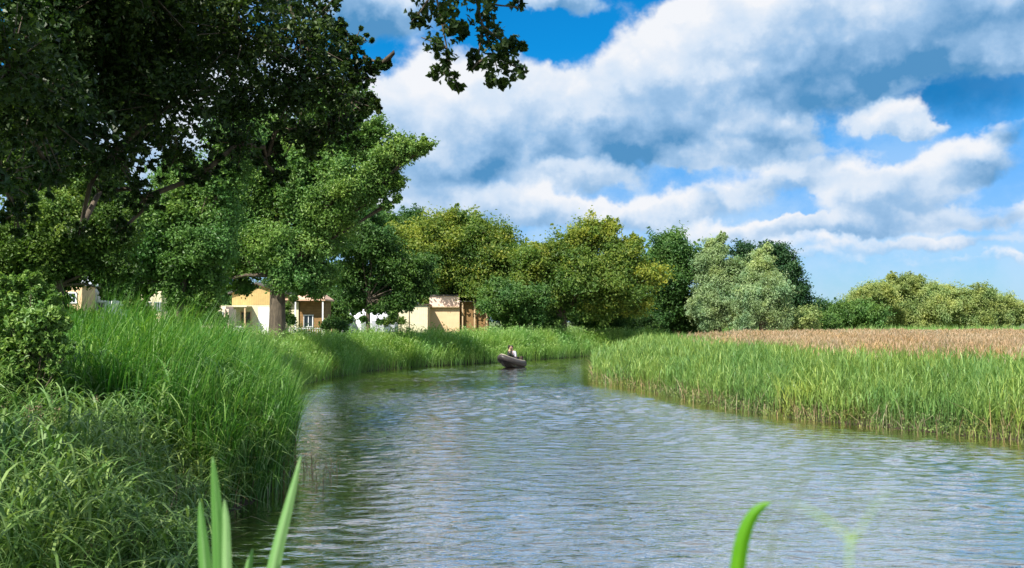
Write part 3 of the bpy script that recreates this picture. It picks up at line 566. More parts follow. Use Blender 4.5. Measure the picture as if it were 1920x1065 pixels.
# reed bed on the right
def reeds():
    rt = lambda x, y, sd: side_right(x, y) > .4
    b = Buf(); low = Buf()
    def grp(y0, y1, x0, x1, dens, w, segs, smin, smax, nl, hfun):
        x, y, sd = scatter(x0, x1, y0, y1, dens, lambda x, y, sd: (sd > smin) & (sd < smax) & rt(x, y, sd) & in_view(x, y, 1.0))
        n = len(x); z = np.maximum(ground_h(x, y, sd), -.1); ht = hfun(x, y, sd) * RNG.uniform(.62, 1.12, n); tn = .46 + .16 * noise2(x, y, 3.2, 12) + RNG.normal(0, .12, n)
        strands(b, np.c_[x, y, z], RNG.normal(0, 1, n) + 2 * noise2(x, y, 1.5, 57), ht, RNG.uniform(.02, .26, n), RNG.uniform(0, .06, n), w * .8, tn - .1, 3)
        for l in range(nl):
            P = np.c_[x, y, z + ht * RNG.uniform(.18, .86, n)]; m_ = len(P)
            strands(b, P, RNG.uniform(-3.14, 3.14, m_), RNG.uniform(.3, .62, m_), RNG.uniform(.25, .8, m_), RNG.uniform(0, .55, m_), w * 1.3 * RNG.uniform(.7, 1.2, m_), tn + RNG.normal(.08, .16, m_), segs)
    hf = lambda x, y, sd: 1.15 + .55 * sstep(sd, .2, 2.6) + .12 * noise2(x, y, 2.5, 14) + .09 * noise2(x, y, .8, 15)
    grp(22, 40, 4, 22, 46, .020, 3, -.1, 4.2, 5, hf)
    grp(36, 64, 3, 30, 34, .028, 3, -.2, 4.0, 4, hf)
    grp(58, 88, 4, 18, 30, .036, 3, -.2, 4.0, 3, lambda x, y, sd: hf(x, y, sd) * .97)
    tag(b.obj('reed_bed', M['reed']), 'green reeds standing along the waterline of the right bank', 'reeds', kind='stuff')
    # yellowish low herbs at the water's edge
    x, y, sd = scatter(3, 22, 21, 62, 110, lambda x, y, sd: (sd > -.35) & (sd < 1.1) & rt(x, y, np.abs(sd)) & in_view(x, y, 1.0))
    n = len(x); z = np.maximum(ground_h(x, y, sd), -.05); ht = (.35 + .75 * sstep(sd, -.3, .9)) * (1 + .3 * noise2(x, y, 1.5, 21)) * RNG.uniform(.5, 1.2, n)
    strands(low, np.c_[x, y, z], RNG.uniform(-3.1, 3.1, n), ht, RNG.uniform(.15, .7, n), RNG.uniform(.1, .5, n), RNG.uniform(.014, .03, n), .5 + .2 * noise2(x, y, 2, 22) + RNG.normal(0, .2, n), 3)
    P = np.c_[x, y, z + ht * RNG.uniform(.2, .9, n)]; P = np.repeat(P, 2, 0) + RNG.normal(0, .06, (2 * n, 3)); leaves(low, P, rand_dirs(2 * n), .075, RNG.normal(.55, .25, 2 * n), 0, .5)
    tag(low.obj('waterside_herbs', M['reed_low']), 'yellowish low leafy herbs spilling into the water below the right reeds', 'herbs', kind='stuff')
    # flowering reeds further back
    g_ = Buf(); p_ = Buf()
    def fl(y0, y1, x0, x1, dens, w):
        x, y, sd = scatter(x0, x1, y0, y1, dens, lambda x, y, sd: (sd > 2.6) & rt(x, y, sd) & in_view(x, y, 1.0))
        n = len(x); z = ground_h(x, y, sd); hgt_ = (1.86 + .07 * noise2(x, y, 6, 31)) * RNG.uniform(.86, 1.05, n)
        strands(g_, np.c_[x, y, z + .7], RNG.uniform(-3, 3, n), hgt_ - .75, RNG.uniform(.03, .2, n), .03, w, RNG.normal(.55, .2, n), 2)
        P = np.c_[x, y, z + hgt_ * RNG.uniform(.5, .85, n)]; strands(g_, P, RNG.uniform(-3, 3, n), RNG.uniform(.2, .42, n), RNG.uniform(.3, .8, n), .2, w * 1.3, RNG.normal(.7, .2, n), 2)
        fr = sstep(sd, 3.0, 7.5) * sstep(x / y, .15, .29) ; k = RNG.uniform(size=n) < fr * 1.0
        xx, yy, zz_, h2 = x[k], y[k], z[k], hgt_[k]; m_ = len(xx)
        for q in range(5):
            P = np.c_[xx, yy, zz_ + h2 - .12 + RNG.uniform(-.05, .04, m_)]
            strands(p_, P, RNG.uniform(-3.1, 3.1, m_), RNG.uniform(.14, .26, m_), RNG.uniform(.2, .7, m_), RNG.uniform(0, .4, m_), w * 1.15, .5 + .22 * noise2(xx, yy, 7, 33) + RNG.normal(0, .15, m_), 2)
    fl(24, 45, 6, 24, 42, .016); fl(45, 70, 4, 38, 26, .026); fl(70, 92, 6, 50, 20, .036)
    tag(g_.obj('reed_stems', M['reed']), 'green stems of the flowering reeds behind the waterline reeds', 'reeds', kind='stuff')
    tag(p_.obj('reed_flowers', M['panicle']), 'pinkish brown flower plumes spread over the right reed bed', 'reed plumes', kind='stuff')
    f_ = Buf(); x, y, sd = scatter(10, 80, 99, 126, 9, lambda x, y, sd: in_view(x, y)); n = len(x)
    strands(f_, np.c_[x, y, ground_h(x, y, sd)], RNG.uniform(-3, 3, n), RNG.uniform(1.0, 1.7, n) * (1 + .2 * noise2(x, y, 6, 40)), RNG.uniform(.1, .4, n), .1, .06, RNG.normal(.6, .2, n), 3)
    tag(f_.obj('far_grass', M['bank_grass']), 'pale green strip of tall grass in front of the far willow thicket', 'grass', kind='stuff')
reeds()
# dead stems poking out of the water beside the mound
d_ = Buf()
for k in range(46):
    x0, y0 = random.uniform(-4.2, -3.1), random.uniform(16.5, 20.5); a = random.uniform(-1, 1)
    h_ = random.uniform(.1, .42); d_.tube([(x0, y0, -.1), (x0 + a * .05, y0, h_ * .6), (x0 + a * .16, y0 + .05, h_), (x0 + a * .30, y0 + .05, h_ * random.uniform(.6, 1))], [.005, .004, .003, .002], 4)
tag(d_.obj('dead_stems', M['dry']), 'thin dark dead stems poking out of the water beside the grass mound', 'dead stems', kind='stuff')
b = Buf(); x, y, sd = scatter(3, 22, 21, 62, 34, lambda x, y, sd: (sd > -.3) & (sd < 1.4) & (side_right(x, y) > .4) & in_view(x, y, 1.0)); n = len(x)
strands(b, np.c_[x, y, np.full(n, -.05)], RNG.uniform(-3, 3, n), RNG.uniform(.25, 1.2, n), RNG.uniform(.05, 1.1, n), RNG.uniform(0, .8, n), RNG.uniform(.012, .03, n), RNG.uniform(.3, 1, n), 3)
x, y, sd = scatter(-9, -3, 10, 60, 22, lambda x, y, sd: (sd > -.2) & (sd < 1.2) & in_view(x, y, 1.0)); n = len(x)
strands(b, np.c_[x, y, np.maximum(ground_h(x, y, sd), -.05)], RNG.uniform(-3, 3, n), RNG.uniform(.3, 1.3, n), RNG.uniform(.1, 1.0, n), RNG.uniform(0, .8, n), RNG.uniform(.01, .02, n), RNG.uniform(.2, 1, n), 3)
tag(b.obj('dead_reeds', M['dry']), 'brown broken dead reeds and litter along both waterlines', 'dead reeds', kind='stuff')

# ------------------------------------------------------------------ foreground leaves close to the camera
M['iris'] = foliage_mat('iris_leaf', (.05, .13, .02), (.11, .22, .05), (.24, .34, .13), .35, .25, .5)
M['blade'] = foliage_mat('bright_blade', (.05, .16, .005), (.10, .27, .008), (.18, .36, .02), .35, .5, .5)
M['pale'] = foliage_mat('pale_stem', (.20, .30, .10), (.30, .42, .14), (.40, .50, .2), .5, .4)
M['greystem'] = foliage_mat('grey_stem', (.10, .12, .09), (.13, .16, .12), (.2, .22, .16), .6, .2)
def blade_px(buf, pts, Y, tint, fold=.25, segs=16):
    """a leaf drawn by its centre line (px, py, width px) at its own depth; folded along the midrib"""
    P = [(at(a, b, Y), w * mpp(Y)) for a, b, w in pts]; V = []; n = segs
    for i in range(n + 1):
        t = i / n * (len(P) - 1); k = min(int(t), len(P) - 2); f = t - k
        def cr(a, b, c, d, f): return .5 * ((2 * b) + (c - a) * f + (2 * a - 5 * b + 4 * c - d) * f * f + (3 * b - a - 3 * c + d) * f ** 3)
        g = lambda j: P[max(0, min(len(P) - 1, j))]
        c = cr(g(k - 1)[0], g(k)[0], g(k + 1)[0], g(k + 2)[0], f); w = max(.0004, cr(g(k - 1)[1], g(k)[1], g(k + 1)[1], g(k + 2)[1], f))
        V.append((c, w))
    VV = []; nc = 10
    for i, (c, w) in enumerate(V):
        d = (V[min(i + 1, n)][0] - V[max(i - 1, 0)][0]).normalized(); s_ = d.cross(Vector((0, -1, 0))).normalized()
        for j in range(nc + 1):
            u = j / nc * 2 - 1
            VV.append(c + s_ * w / 2 * u + Vector((0, 1, 0)) * w * (fold * abs(u) + (.012 if j % 2 else 0)))
    m_ = nc + 1
    Fc = [(i * m_ + j, i * m_ + j + 1, (i + 1) * m_ + j + 1, (i + 1) * m_ + j) for i in range(n) for j in range(nc)]
    rib = [RNG.uniform(-.16, .16) for _ in range(nc)]; rib[nc // 2] += .25
    buf.add([tuple(v) for v in VV], Fc, [tint + rib[j] + RNG.normal(0, .05) + (.35 if i > n - 3 else 0) for i in range(n) for j in range(nc)])
root = empty('iris_clump', tuple(at(440, 1700, 1.8)), 'clump of five upright sword-shaped green iris leaves at the bottom left', 'iris plant'); O = tuple(root.location)
for pts, t, lb, dY in [([(405, 1700, 26), (392, 1200, 27), (383, 1065, 24), (378, 1000, 17), (375, 955, 8), (375, 938, 1)], .45, 'short leaf with a pale tip, leftmost', 0),
                       ([(425, 1700, 30), (412, 1200, 27), (407, 1000, 23), (403, 930, 18), (400, 880, 10), (398, 856, 2)], .3, 'tall dark green leaf with a brown tip', .06),
                       ([(432, 1700, 26), (427, 1200, 22), (424, 1065, 18), (423, 980, 13), (421, 950, 7), (421, 936, 1)], .85, 'pale greyish leaf overlapping the tall dark one', -.05),
                       ([(452, 1700, 24), (458, 1200, 20), (464, 1080, 15), (470, 1045, 9), (474, 1028, 1)], .6, 'shortest leaf, only its tip showing', 0),
                       ([(455, 1700, 26), (492, 1200, 31), (512, 1065, 25), (535, 970, 19), (553, 900, 11), (564, 855, 2)], .8, 'long pale leaf leaning right', .05)]:
    b = Buf(); blade_px(b, pts, 1.8 + dY, t); l_ = b.obj('leaf', M['iris'], root, smooth=True, origin=O); l_['label'] = lb
b = Buf(); Og = tuple(at(1370, 1900, 1.1)); blade_px(b, [(1345, 1900, 36), (1372, 1200, 32), (1385, 1065, 29), (1396, 1005, 27), (1412, 968, 22), (1430, 950, 15), (1446, 943, 2)], 1.1, .5)
tag(b.obj('grass_blade', M['blade'], smooth=True, origin=Og), 'broad bright green grass blade curving right at the bottom centre right', 'grass blade').location = Og
b = Buf(); Og = tuple(at(1400, 1900, .62)); blade_px(b, [(1330, 1900, 5), (1440, 1065, 5), (1470, 985, 6), (1492, 940, 5), (1508, 905, 4), (1524, 878, 2)], .62, .3)
tag(b.obj('thin_stem', M['greystem'], smooth=True, origin=Og), 'thin blurred grey-green stem slanting up beside the bright blade', 'grass stem').location = Og
root = empty('blurred_grass', tuple(at(1600, 1900, .46)), 'pale blurred grass stem with a bent leaf, at the bottom right', 'grass stem'); O = tuple(root.location)
b = Buf(); blade_px(b, [(1570, 1900, 5), (1592, 1065, 5), (1600, 1020, 4.5), (1618, 985, 3.5), (1640, 950, 2.5), (1665, 915, 1)], .46, .5); b.obj('stem', M['pale'], root, smooth=True, origin=O)
b = Buf(); blade_px(b, [(1598, 1035, 2), (1582, 1000, 4), (1550, 975, 5.5), (1515, 955, 4), (1480, 940, 1)], .46, .6); b.obj('leaf', M['pale'], root, smooth=True, origin=O)

# ------------------------------------------------------------------ buildings of the campsite
M['ochre'] = plain_mat('ochre_boards', (.52, .37, .15), .7, .12, 3, stripes=(0, .16, .7)); M['cream'] = plain_mat('cream_boards', (.68, .61, .42), .7, .1, 3, stripes=(0, .18, .8))
M['white'] = plain_mat('white_paint', (.80, .80, .82), .5, .06, 3); M['cloth'] = plain_mat('white_canvas', (.78, .76, .82), .8, .12, 2, bump=.2)
M['pink'] = plain_mat('pink_render', (.78, .60, .50), .8, .08, 2); M['tan'] = plain_mat('tan_render', (.72, .50, .30), .8, .08, 2)
M['brown'] = plain_mat('brown_boards', (.26, .15, .06), .8, .25, 3, stripes=(2, .18, .6)); M['darkwood'] = plain_mat('dark_timber', (.07, .05, .035), .8)
M['roof_grey'] = plain_mat('grey_felt_roof', (.10, .09, .085), .9, .2, 5); M['tile'] = plain_mat('salmon_tile_roof', (.66, .42, .30), .8, .15, 6, stripes=(2, .2, .75)); M['glass'] = plain_mat('window_glass', (.02, .03, .04), .08, .1, 2, spec=.8)
M['timber'] = plain_mat('pale_timber', (.55, .40, .24), .8, .15, 5); M['red'] = plain_mat('red_brown_door', (.33, .12, .06), .6); M['grey'] = plain_mat('grey_metal', (.4, .42, .45), .4, .1, 4, metal=.3)
def part(parent, name, mat, boxes, label=None, smooth=False):
    b = Buf()
    for bx in boxes: b.box(*bx)
    o = b.obj(name, M[mat], parent, smooth)
    if label: o['label'] = label
    return o
def prism(parent, name, mat, w, d, z0, z1, y0=0, over=0, th=.12):
    """gable roof of two real slabs, ridge along Y"""
    b = Buf(); hw = w / 2 + over; sl = (z1 - z0) / (w / 2); zo = z0 - over * sl; yf = y0 - over; yb = y0 + d + over
    for s in (-1, 1):
        V = [(s * hw, yf, zo), (0, yf, z1), (0, yb, z1), (s * hw, yb, zo)]; V += [(a, b_, c + th) for a, b_, c in V]
        b.add(V, [(0, 1, 2, 3), (4, 7, 6, 5), (0, 4, 5, 1), (1, 5, 6, 2), (2, 6, 7, 3), (3, 7, 4, 0)])
    return b.obj(name, M[mat], parent)
def gable_wall(parent, name, mat, w, z0, z1, y, th=.1):
    V = [(-w / 2, y, z0), (w / 2, y, z0), (0, y, z1)]; V += [(a, y + th, c) for a, _, c in V]
    me = bpy.data.meshes.new(name); me.from_pydata(V, [], [(0, 1, 2), (5, 4, 3), (0, 3, 4, 1), (1, 4, 5, 2), (2, 5, 3, 0)]); me.materials.append(M[mat])
    o = bpy.data.objects.new(name, me); COL.objects.link(o); o.parent = parent; return o
def window(parent, x, y, z, w, h, fm='white'):
    f = part(parent, 'window', fm, [((x, y - .03, z + h / 2), (w + .12, .06, .06)), ((x, y - .03, z - h / 2), (w + .12, .06, .06)), ((x - w / 2, y - .03, z), (.06, .06, h - .06)), ((x + w / 2, y - .03, z), (.06, .06, h - .06)), ((x, y - .03, z), (.04, .05, h - .06))])
    part(f, 'pane', 'glass', [((x, y - .012, z), (w - .05, .02, h - .05))]); return f
def gz(x, y): return float(ground_h(x, y))
# yellow gabled cabin with a lean-to porch roof
Y = 70; s = mpp(Y); p = at(475, 600, Y); z0 = gz(p.x, p.y)
r = empty('yellow_cabin', (p.x, p.y, z0), 'yellow gabled cabin behind the thick tree trunk, with a white lean-to porch', 'cabin')
w = 92 * s; zr = at(0, 533, Y).z - z0; ze = at(0, 549, Y).z - z0; zb = at(0, 572, Y).z - z0
part(r, 'wall', 'cream', [((.2, 2.2, zb / 2), (w, 4.2, zb))]); part(r, 'upper_wall', 'ochre', [((.2, 2.2, (zb + ze) / 2), (w + .02, 4.22, ze - zb - .01))])
g = gable_wall(r, 'gable', 'ochre', w, ze, zr, .09); g.location.x = .2
rf = prism(r, 'roof', 'roof_grey', w, 4.2, ze, zr + .02, .1, .25); rf.location.x = .2
part(r, 'door', 'white', [((.75, .06, .95), (.8, .06, 1.9))]); part(r, 'shutter', 'red', [((1.42, .06, .9), (.35, .05, 1.6))])
window(r, -.55, .1, 1.2, .7, .8, 'timber')
part(r, 'porch_roof', 'cream', [((-1.25, -.5, zb - .1), (2.2, 1.4, .1))]); 
for x_ in (-2.2, -1.2, -.3): part(r, 'porch_post', 'timber', [((x_, -1.1, (zb - .15) / 2), (.1, .1, zb - .15))])
part(r, 'porch_wall', 'white', [((-1.25, -1.1, .3), (1.9, .06, .6))])
# salmon-roofed porch cabin
Y = 68; s = mpp(Y); p = at(580, 600, Y); z0 = gz(p.x, p.y)
r = empty('porch_cabin', (p.x, p.y, z0), 'small cabin with a salmon tiled hip roof, open porch and white railing', 'cabin')
zt = at(0, 541, Y).z - z0; ze = at(0, 561, Y).z - z0; w = 54 * s
part(r, 'wall', 'brown', [((.05, 1.9, ze / 2 - .03), (w - .25, 2.4, ze - .06))]); part(r, 'side_wall', 'cream', [((-w * .75, 1.6, ze / 2 - .1), (w * .62, 2.0, ze - .2))])
b = Buf(); hw = w / 2 + .12; b.add([(-hw, -.2, ze), (hw, -.2, ze), (hw, 3.3, ze), (-hw, 3.3, ze), (-.25, 1.2, zt), (.25, 1.2, zt), (.25, 1.9, zt), (-.25, 1.9, zt), (-hw, -.2, ze - .1), (hw, -.2, ze - .1), (hw, 3.3, ze - .1), (-hw, 3.3, ze - .1)],
     [(0, 1, 5, 4), (1, 2, 6, 5), (2, 3, 7, 6), (3, 0, 4, 7), (4, 5, 6, 7), (8, 9, 1, 0), (9, 10, 2, 1), (10, 11, 3, 2), (11, 8, 0, 3), (11, 10, 9, 8)]); b.obj('roof', M['tile'], r)
part(r, 'flat_roof', 'tile', [((-w * .75, 1.4, ze + .0), (w * .7, 2.6, .12))])
for x_ in (-w / 2 + .05, w / 2 - .05, -w - .1): part(r, 'porch_post', 'white', [((x_, -.08, (ze - .1) / 2), (.09, .09, ze - .1))])
part(r, 'railing', 'white', [((-.3, -.08, 1.0), (w * 1.45, .05, .06)), ((-.3, -.08, .3), (w * 1.45, .05, .06))] + [((-.3 - w * .7 + k * .16, -.08, .65), (.05, .03, .64)) for k in range(18)])
window(r, -.2, .7, 1.5, .6, .8)
# small shed beyond it
Y = 76; s = mpp(Y); p = at(617, 600, Y); z0 = gz(p.x, p.y)
r = empty('garden_shed', (p.x, p.y, z0), 'small brown-roofed timber shed right of the salmon-roofed porch cabin', 'shed')
ze = at(0, 566, Y).z - z0; part(r, 'wall', 'timber', [((0, 1, ze / 2), (1.3, 1.8, ze))]); prism(r, 'roof', 'brown', 1.3, 1.8, ze, ze + .45, .1, .15); window(r, 0, .1, ze - .5, .5, .5)
# white annex, pink/tan building, brown wing
Y = 88; s = mpp(Y); p = at(833, 600, Y); z0 = gz(p.x, p.y)
r = empty('pink_building', (p.x, p.y, z0), 'box-like building with pink upper wall, tan lower wall and a shaded brown timber wing', 'building')
w = 57 * s; zt = at(0, 555, Y).z - z0; zm = at(0, 575, Y).z - z0
part(r, 'lower_wall', 'tan', [((0, 1.8, zm / 2 - .04), (w, 3.6, zm - .08))]); part(r, 'upper_wall', 'pink', [((0, 2.0, (zm + zt) / 2), (w - .02, 3.2, zt - zm - .0))])
part(r, 'canopy', 'timber', [((-.1, -.12, zm - .03), (w + .15, .35, .07))]); part(r, 'roof', 'roof_grey', [((0, 2.0, zt + .06), (w + .15, 3.4, .12))])
ww = 54 * s; zw = at(0, 566, Y).z - z0
part(r, 'timber_wing', 'brown', [((w / 2 + ww / 2 + .01, 2.2, zw / 2), (ww, 3.0, zw))]); part(r, 'wing_roof', 'roof_grey', [((w / 2 + ww / 2 + .05, 2.0, zw + .06), (ww + .2, 3.6, .1))])
for k in range(3): part(r, 'wing_post', 'timber', [((w / 2 + .25 + k * ww * .42, .35, zw / 2), (.12, .12, zw - .02))])
Y = 86; s = mpp(Y); p = at(774, 600, Y); z0 = gz(p.x, p.y)
r = empty('white_hut', (p.x, p.y, z0), 'low white flat-roofed hut with dark corner strips, left of the pink building', 'hut')
w = 58 * s; zt = at(0, 572, Y).z - z0
part(r, 'wall', 'cream', [((0, 1.4, zt / 2), (w, 2.6, zt))]); part(r, 'roof', 'darkwood', [((-.05, 1.4, zt + .05), (w + .25, 2.9, .1))])
for x_ in (-w / 2 + .02, -w * .12, w / 2 - .02): part(r, 'corner_strip', 'darkwood', [((x_, .08, zt / 2), (.07, .04, zt - .01))])
# white tents
def tent(px, pyt, pw, Y, lb, hroof=None):
    p = at(px, 600, Y); z0 = gz(p.x, p.y); w = pw * mpp(Y); zt = at(px, pyt, Y).z - z0
    r = empty('white_tent', (p.x, p.y, z0), lb, 'tent', 'white tents by the trees'); b = Buf(); n = 10
    base = [(w / 2 * math.cos(2 * math.pi * k / n), w / 2 * math.sin(2 * math.pi * k / n), 0) for k in range(n)]
    mid = [(a * .96, c * .96, zt * .42 - .06 * (k % 2)) for k, (a, c, _) in enumerate(base)]; up = [(a * .3, c * .3, zt * .74) for a, c, _ in base]; tp = [(a * .02, c * .02, zt) for a, c, _ in base]
    b.add(base + mid + up + tp, [(j * n + k, j * n + (k + 1) % n, (j + 1) * n + (k + 1) % n, (j + 1) * n + k) for j in range(3) for k in range(n)]); b.obj('canvas', M['cloth'], r)
    part(r, 'door_flap', 'grey', [((0, -w * .48, zt * .2), (w * .16, .04, zt * .36))]); bb = Buf(); bb.tube([(0, 0, 0), (0, 0, zt + .15)], [.04, .03], 6); bb.obj('tent_pole', M['timber'], r)
tent(690, 568, 84, 80, 'tall white pointed bell tent behind the thin maple stems'); tent(722, 582, 50, 84, 'lower white tent half hidden right of the tall bell tent'); tent(655, 584, 44, 82, 'small white tent left of the tall bell tent')
# caravans and vans glimpsed on the far left
def caravan(px, pyt, pw, Y, lb, mat='white', strip='tan'):
    p = at(px, 600, Y); z0 = gz(p.x, p.y); w = pw * mpp(Y); zt = at(px, pyt, Y).z - z0; r = empty('caravan', (p.x, p.y, z0), lb, 'caravan', 'caravans on the left')
    me = bpy.data.meshes.new('body'); import bmesh; bm = bmesh.new(); bmesh.ops.create_cube(bm, size=1); bmesh.ops.scale(bm, vec=(w, 2.1, zt - .45), verts=bm.verts); bmesh.ops.translate(bm, vec=(0, 1.05, .45 + (zt - .45) / 2), verts=bm.verts)
    bmesh.ops.bevel(bm, geom=[e for e in bm.edges], offset=.18, segments=4, affect='EDGES'); bm.to_mesh(me); bm.free(); me.materials.append(M[mat]); o = bpy.data.objects.new('body', me); COL.objects.link(o); o.parent = r
    part(r, 'side_stripe', strip, [((0, -.006, zt * .45), (w * .82, .02, .12))]); window(r, -w * .2, 0, zt * .68, w * .25, .5, 'grey'); window(r, w * .22, 0, zt * .68, w * .2, .5, 'grey')
    for x_ in (-w * .18, w * .18):
        b = Buf(); a = [(.3 * math.cos(t) + x_, .3 * math.sin(t) + .3) for t in np.linspace(0, 2 * math.pi, 17)[:-1]]
        b.add([(x, .04, z) for x, z in a] + [(x, .26, z) for x, z in a] + [(x_ + (x - x_) * .4, .02, .3 + (z - .3) * .4) for x, z in a], [(k, (k + 1) % 16, 16 + (k + 1) % 16, 16 + k) for k in range(16)] + [(32 + k, 32 + (k + 1) % 16, (k + 1) % 16, k) for k in range(16)]); b.obj('wheel', M['darkwood'], r)
caravan(176, 541, 62, 52, 'white caravan behind the dark trunk at the far left'); caravan(285, 546, 46, 60, 'cream-white caravan showing between the slender tree and the grass mound', 'cream'); caravan(402, 574, 50, 64, 'low pale caravan in the shade left of the yellow cabin', 'pink', 'brown')
Y = 50; p = at(132, 600, Y); z0 = gz(p.x, p.y); r = empty('orange_hut', (p.x, p.y, z0), 'narrow orange-walled hut left of the white caravan, at the far left', 'hut'); zt = at(0, 532, Y).z - z0
part(r, 'wall', 'tan', [((0, 1, zt / 2), (.95, 1.6, zt))]); prism(r, 'roof', 'white', .95, 1.6, zt, zt + .4, .2, .12); window(r, 0, .2, zt - .7, .4, .5)

# ------------------------------------------------------------------ inflatable boat and its two passengers
M['rubber'] = plain_mat('brown_rubber', (.055, .045, .042), .45, .2, 6, spec=.5); M['rim'] = plain_mat('worn_pale_rim', (.42, .36, .28), .6, .15, 6); M['board'] = plain_mat('thwart_wood', (.30, .22, .13), .7)
M['skin'] = plain_mat('skin', (.50, .30, .21), .55, .06, 8); M['shirt_pale'] = plain_mat('lilac_white_shirt', (.48, .47, .58), .8, .1, 6); M['shirt_dark'] = plain_mat('dark_jacket', (.025, .03, .025), .8); M['vest'] = plain_mat('pale_vest', (.55, .60, .45), .8)
M['trouser'] = plain_mat('dark_trousers', (.05, .05, .07), .8); M['hair'] = plain_mat('dark_hair', (.02, .015, .01), .7, .1)
bl = at(957, 688, 61.0); boat = empty('inflatable_boat', (bl.x, bl.y, 0), 'dark brown inflatable dinghy with a raised bow carrying two people up the river', 'boat')
boat.rotation_euler = (0, R(-5), R(-90 - 38)); boat.scale = (.80, .80, .95)
def tube_obj(name, mat, pts, rad, sides=12): b = Buf(); b.tube(pts, rad, sides); return b.obj(name, M[mat], boat, True)
# local: +X is the bow
TP = [(-1.30, .50, .30), (-1.1, .52, .29), (-.4, .54, .31), (.3, .54, .37), (.8, .42, .46), (1.1, .2, .56), (1.18, 0, .60), (1.1, -.2, .56), (.8, -.42, .46), (.3, -.54, .37), (-.4, -.54, .31), (-1.1, -.52, .29), (-1.30, -.50, .30)]
TR = [.03, .19, .20, .205, .205, .20, .20, .20, .205, .205, .20, .19, .03]
tube_obj('side_tube', 'rubber', TP, TR); tube_obj('rubbing_strake', 'rim', [(x * 1.0, y * 1.0, z + .19) for x, y, z in TP[1:-1]], [.045] * 11, 6)
b = Buf(); n = 9; V = []; Xs = np.linspace(-1.15, 1.1, n)
for x in Xs:
    t = max(0, (x + .1) / 1.2); hw = .5 * (1 - .75 * max(0, (x - .3) / .8) ** 2); zk = -.14 + .55 * t ** 2.2
    V += [(x, -hw, zk + .16), (x, 0, zk), (x, hw, zk + .16), (x, hw, zk + .24), (x, -hw, zk + .24)]
b.add(V, [(i * 5 + j, i * 5 + (j + 1) % 5, i * 5 + 5 + (j + 1) % 5, i * 5 + 5 + j) for i in range(n - 1) for j in range(5)]); b.obj('hull', M['rubber'], boat)
part(boat, 'seat', 'board', [((-.55, 0, .42), (.24, .9, .04))]); part(boat, 'seat', 'board', [((.15, 0, .44), (.22, .9, .04))]); part(boat, 'transom', 'board', [((-1.17, 0, .28), (.05, .74, .42))])
mo = part(boat, 'outboard_motor', 'darkwood', [((-1.32, 0, .66), (.22, .2, .26)), ((-1.30, 0, .25), (.08, .07, .6))]); part(mo, 'tiller', 'darkwood', [((-1.05, .06, .66), (.36, .03, .03))])

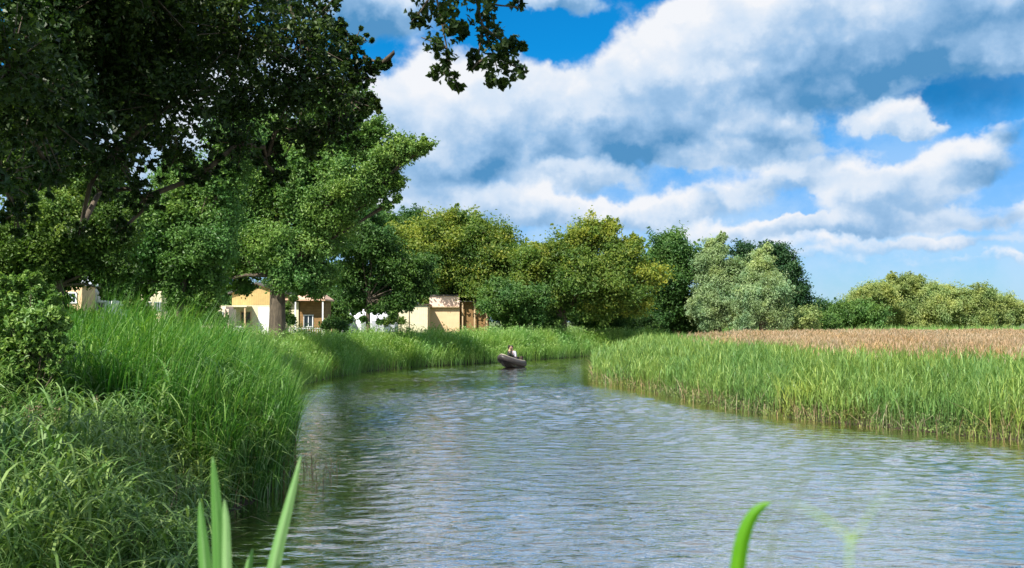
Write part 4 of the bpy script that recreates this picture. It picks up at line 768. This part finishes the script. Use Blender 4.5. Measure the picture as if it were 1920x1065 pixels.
def skin_mesh(name, nodes, edges, mat, parent, root_i=0, sub=1):
    me = bpy.data.meshes.new(name); me.from_pydata([n_[0] for n_ in nodes], edges, []); me.materials.append(M[mat]); o = bpy.data.objects.new(name, me); COL.objects.link(o)
    if parent: o.parent = parent
    md = o.modifiers.new('skin', 'SKIN'); md.use_smooth_shade = True
    for i, v in enumerate(me.skin_vertices[0].data): r_ = nodes[i][1]; v.radius = (r_, r_) if not isinstance(r_, tuple) else r_; v.use_root = (i == root_i)
    o.modifiers.new('subdivision', 'SUBSURF').levels = sub; o.modifiers['subdivision'].render_levels = sub; return o
def seated(loc, rz, lean, label, top, hairlong, arms):
    """seated figure; local +X is where it faces; origin under the pelvis on the seat"""
    nd = []; ed = []
    def add(p, r_, par=None): nd.append((p, r_)); i = len(nd) - 1; (ed.append((par, i)) if par is not None else None); return i
    pel = add((0, 0, .10), (.15, .12)); wa = add((lean * .16, 0, .27), (.13, .10), pel); ch = add((lean * .4, 0, .47), (.165, .115), wa); nb = add((lean * .52, 0, .59), (.07, .065), ch); nk = add((lean * .6 + .01, 0, .66), .05, nb)
    hd = add((lean * .66 + .02, 0, .74), (.075, .085), nk); ht = add((lean * .68 + .02, 0, .82), (.078, .09), hd); add((lean * .69 + .01, 0, .88), .055, ht); add((lean * .66 + .115, 0, .745), .018, hd)
    for s_ in (-1, 1):
        add((lean * .66 + .02, s_ * .085, .75), .014, hd)
        hp = add((.06, s_ * .10, .09), .095, pel); kn = add((.42, s_ * .13, .13), .065, hp); an = add((.46, s_ * .13, -.22), .042, kn); add((.58, s_ * .14, -.26), .035, an)
        sh = add((lean * .45, s_ * .19, .52), .055, ch); el_, wr = arms[0 if s_ < 0 else 1]; e_ = add(el_, .043, sh); w_ = add(wr, .028, e_)
        dx = (Vector(wr) - Vector(el_)).normalized(); pm = Vector(wr) + dx * .06; pi = add(tuple(pm), (.035, .02), w_)
        side = Vector((0, 1, 0)).cross(dx).normalized()
        for f_ in range(4):
            off = side * ((f_ - 1.5) * .019); a = add(tuple(pm + off + dx * .045), .009, pi); add(tuple(pm + off + dx * (.07 + .006 * (1.5 - abs(f_ - 1.5))) + Vector((0, 0, -.022))), .008, a)
        a = add(tuple(pm + side * .04 + dx * .0), .010, pi); add(tuple(pm + side * .058 + dx * .035), .009, a)
    body = skin_mesh('person', nd, ed, 'skin', None); body.location = loc; body.rotation_euler = (0, 0, rz); tag(body, label, 'person')
    T = [((0, 0, .13), (.165, .135)), ((lean * .16, 0, .27), (.148, .122)), ((lean * .4, 0, .47), (.18, .135)), ((lean * .50, 0, .565), (.10, .09))]; E = [(0, 1), (1, 2), (2, 3)]
    for s_ in (-1, 1):
        k = len(T); el_ = arms[0 if s_ < 0 else 1][0]; w_ = arms[0 if s_ < 0 else 1][1]; T += [((lean * .45, s_ * .195, .52), .072), (el_, .058), (tuple(Vector(el_).lerp(Vector(w_), .75)), .042)]; E += [(2, k), (k, k + 1), (k + 1, k + 2)]
    skin_mesh('jacket' if 'dark' in top else 'shirt', T, E, top, body)
    T = [((0, 0, .10), (.165, .13))]; E = []
    for s_ in (-1, 1): k = len(T); T += [((.07, s_ * .105, .09), .105), ((.42, s_ * .13, .13), .076), ((.46, s_ * .13, -.17), .056)]; E += [(0, k), (k, k + 1), (k + 1, k + 2)]
    skin_mesh('trousers', T, E, 'trouser', body)
    hx = lean * .68; T = [((hx + .035, 0, .90), .085), ((hx - .03, 0, .87), .105), ((hx - .065, 0, .79), .09), ((hx - .07, 0, .73 - hairlong), .05)]; skin_mesh('hair', T, [(0, 1), (1, 2), (2, 3)], 'hair', body)
    return body
def bw(x, y, z): v = Matrix.Rotation(boat.rotation_euler.z, 4, 'Z') @ Vector((x * .80, y * .80, z * .95 + x * .07)); return (bl.x + v.x, bl.y + v.y, z)
bz_ = boat.rotation_euler.z
seated(bw(.15, -.05, .44), bz_ + 2.5, .1, 'dark-haired person in a dark jacket sitting upright nearest the bow', 'shirt_dark', .05, [((.16, -.27, .30), (.36, -.16, .22)), ((.16, .27, .30), (.38, .14, .22))])
seated(bw(-.55, .08, .42), bz_ - .1, .55, 'person in a lilac-white shirt bending forward at the back of the boat', 'shirt_pale', .0, [((.30, -.27, .26), (.50, -.16, .14)), ((.28, .27, .26), (.50, .16, .14))])
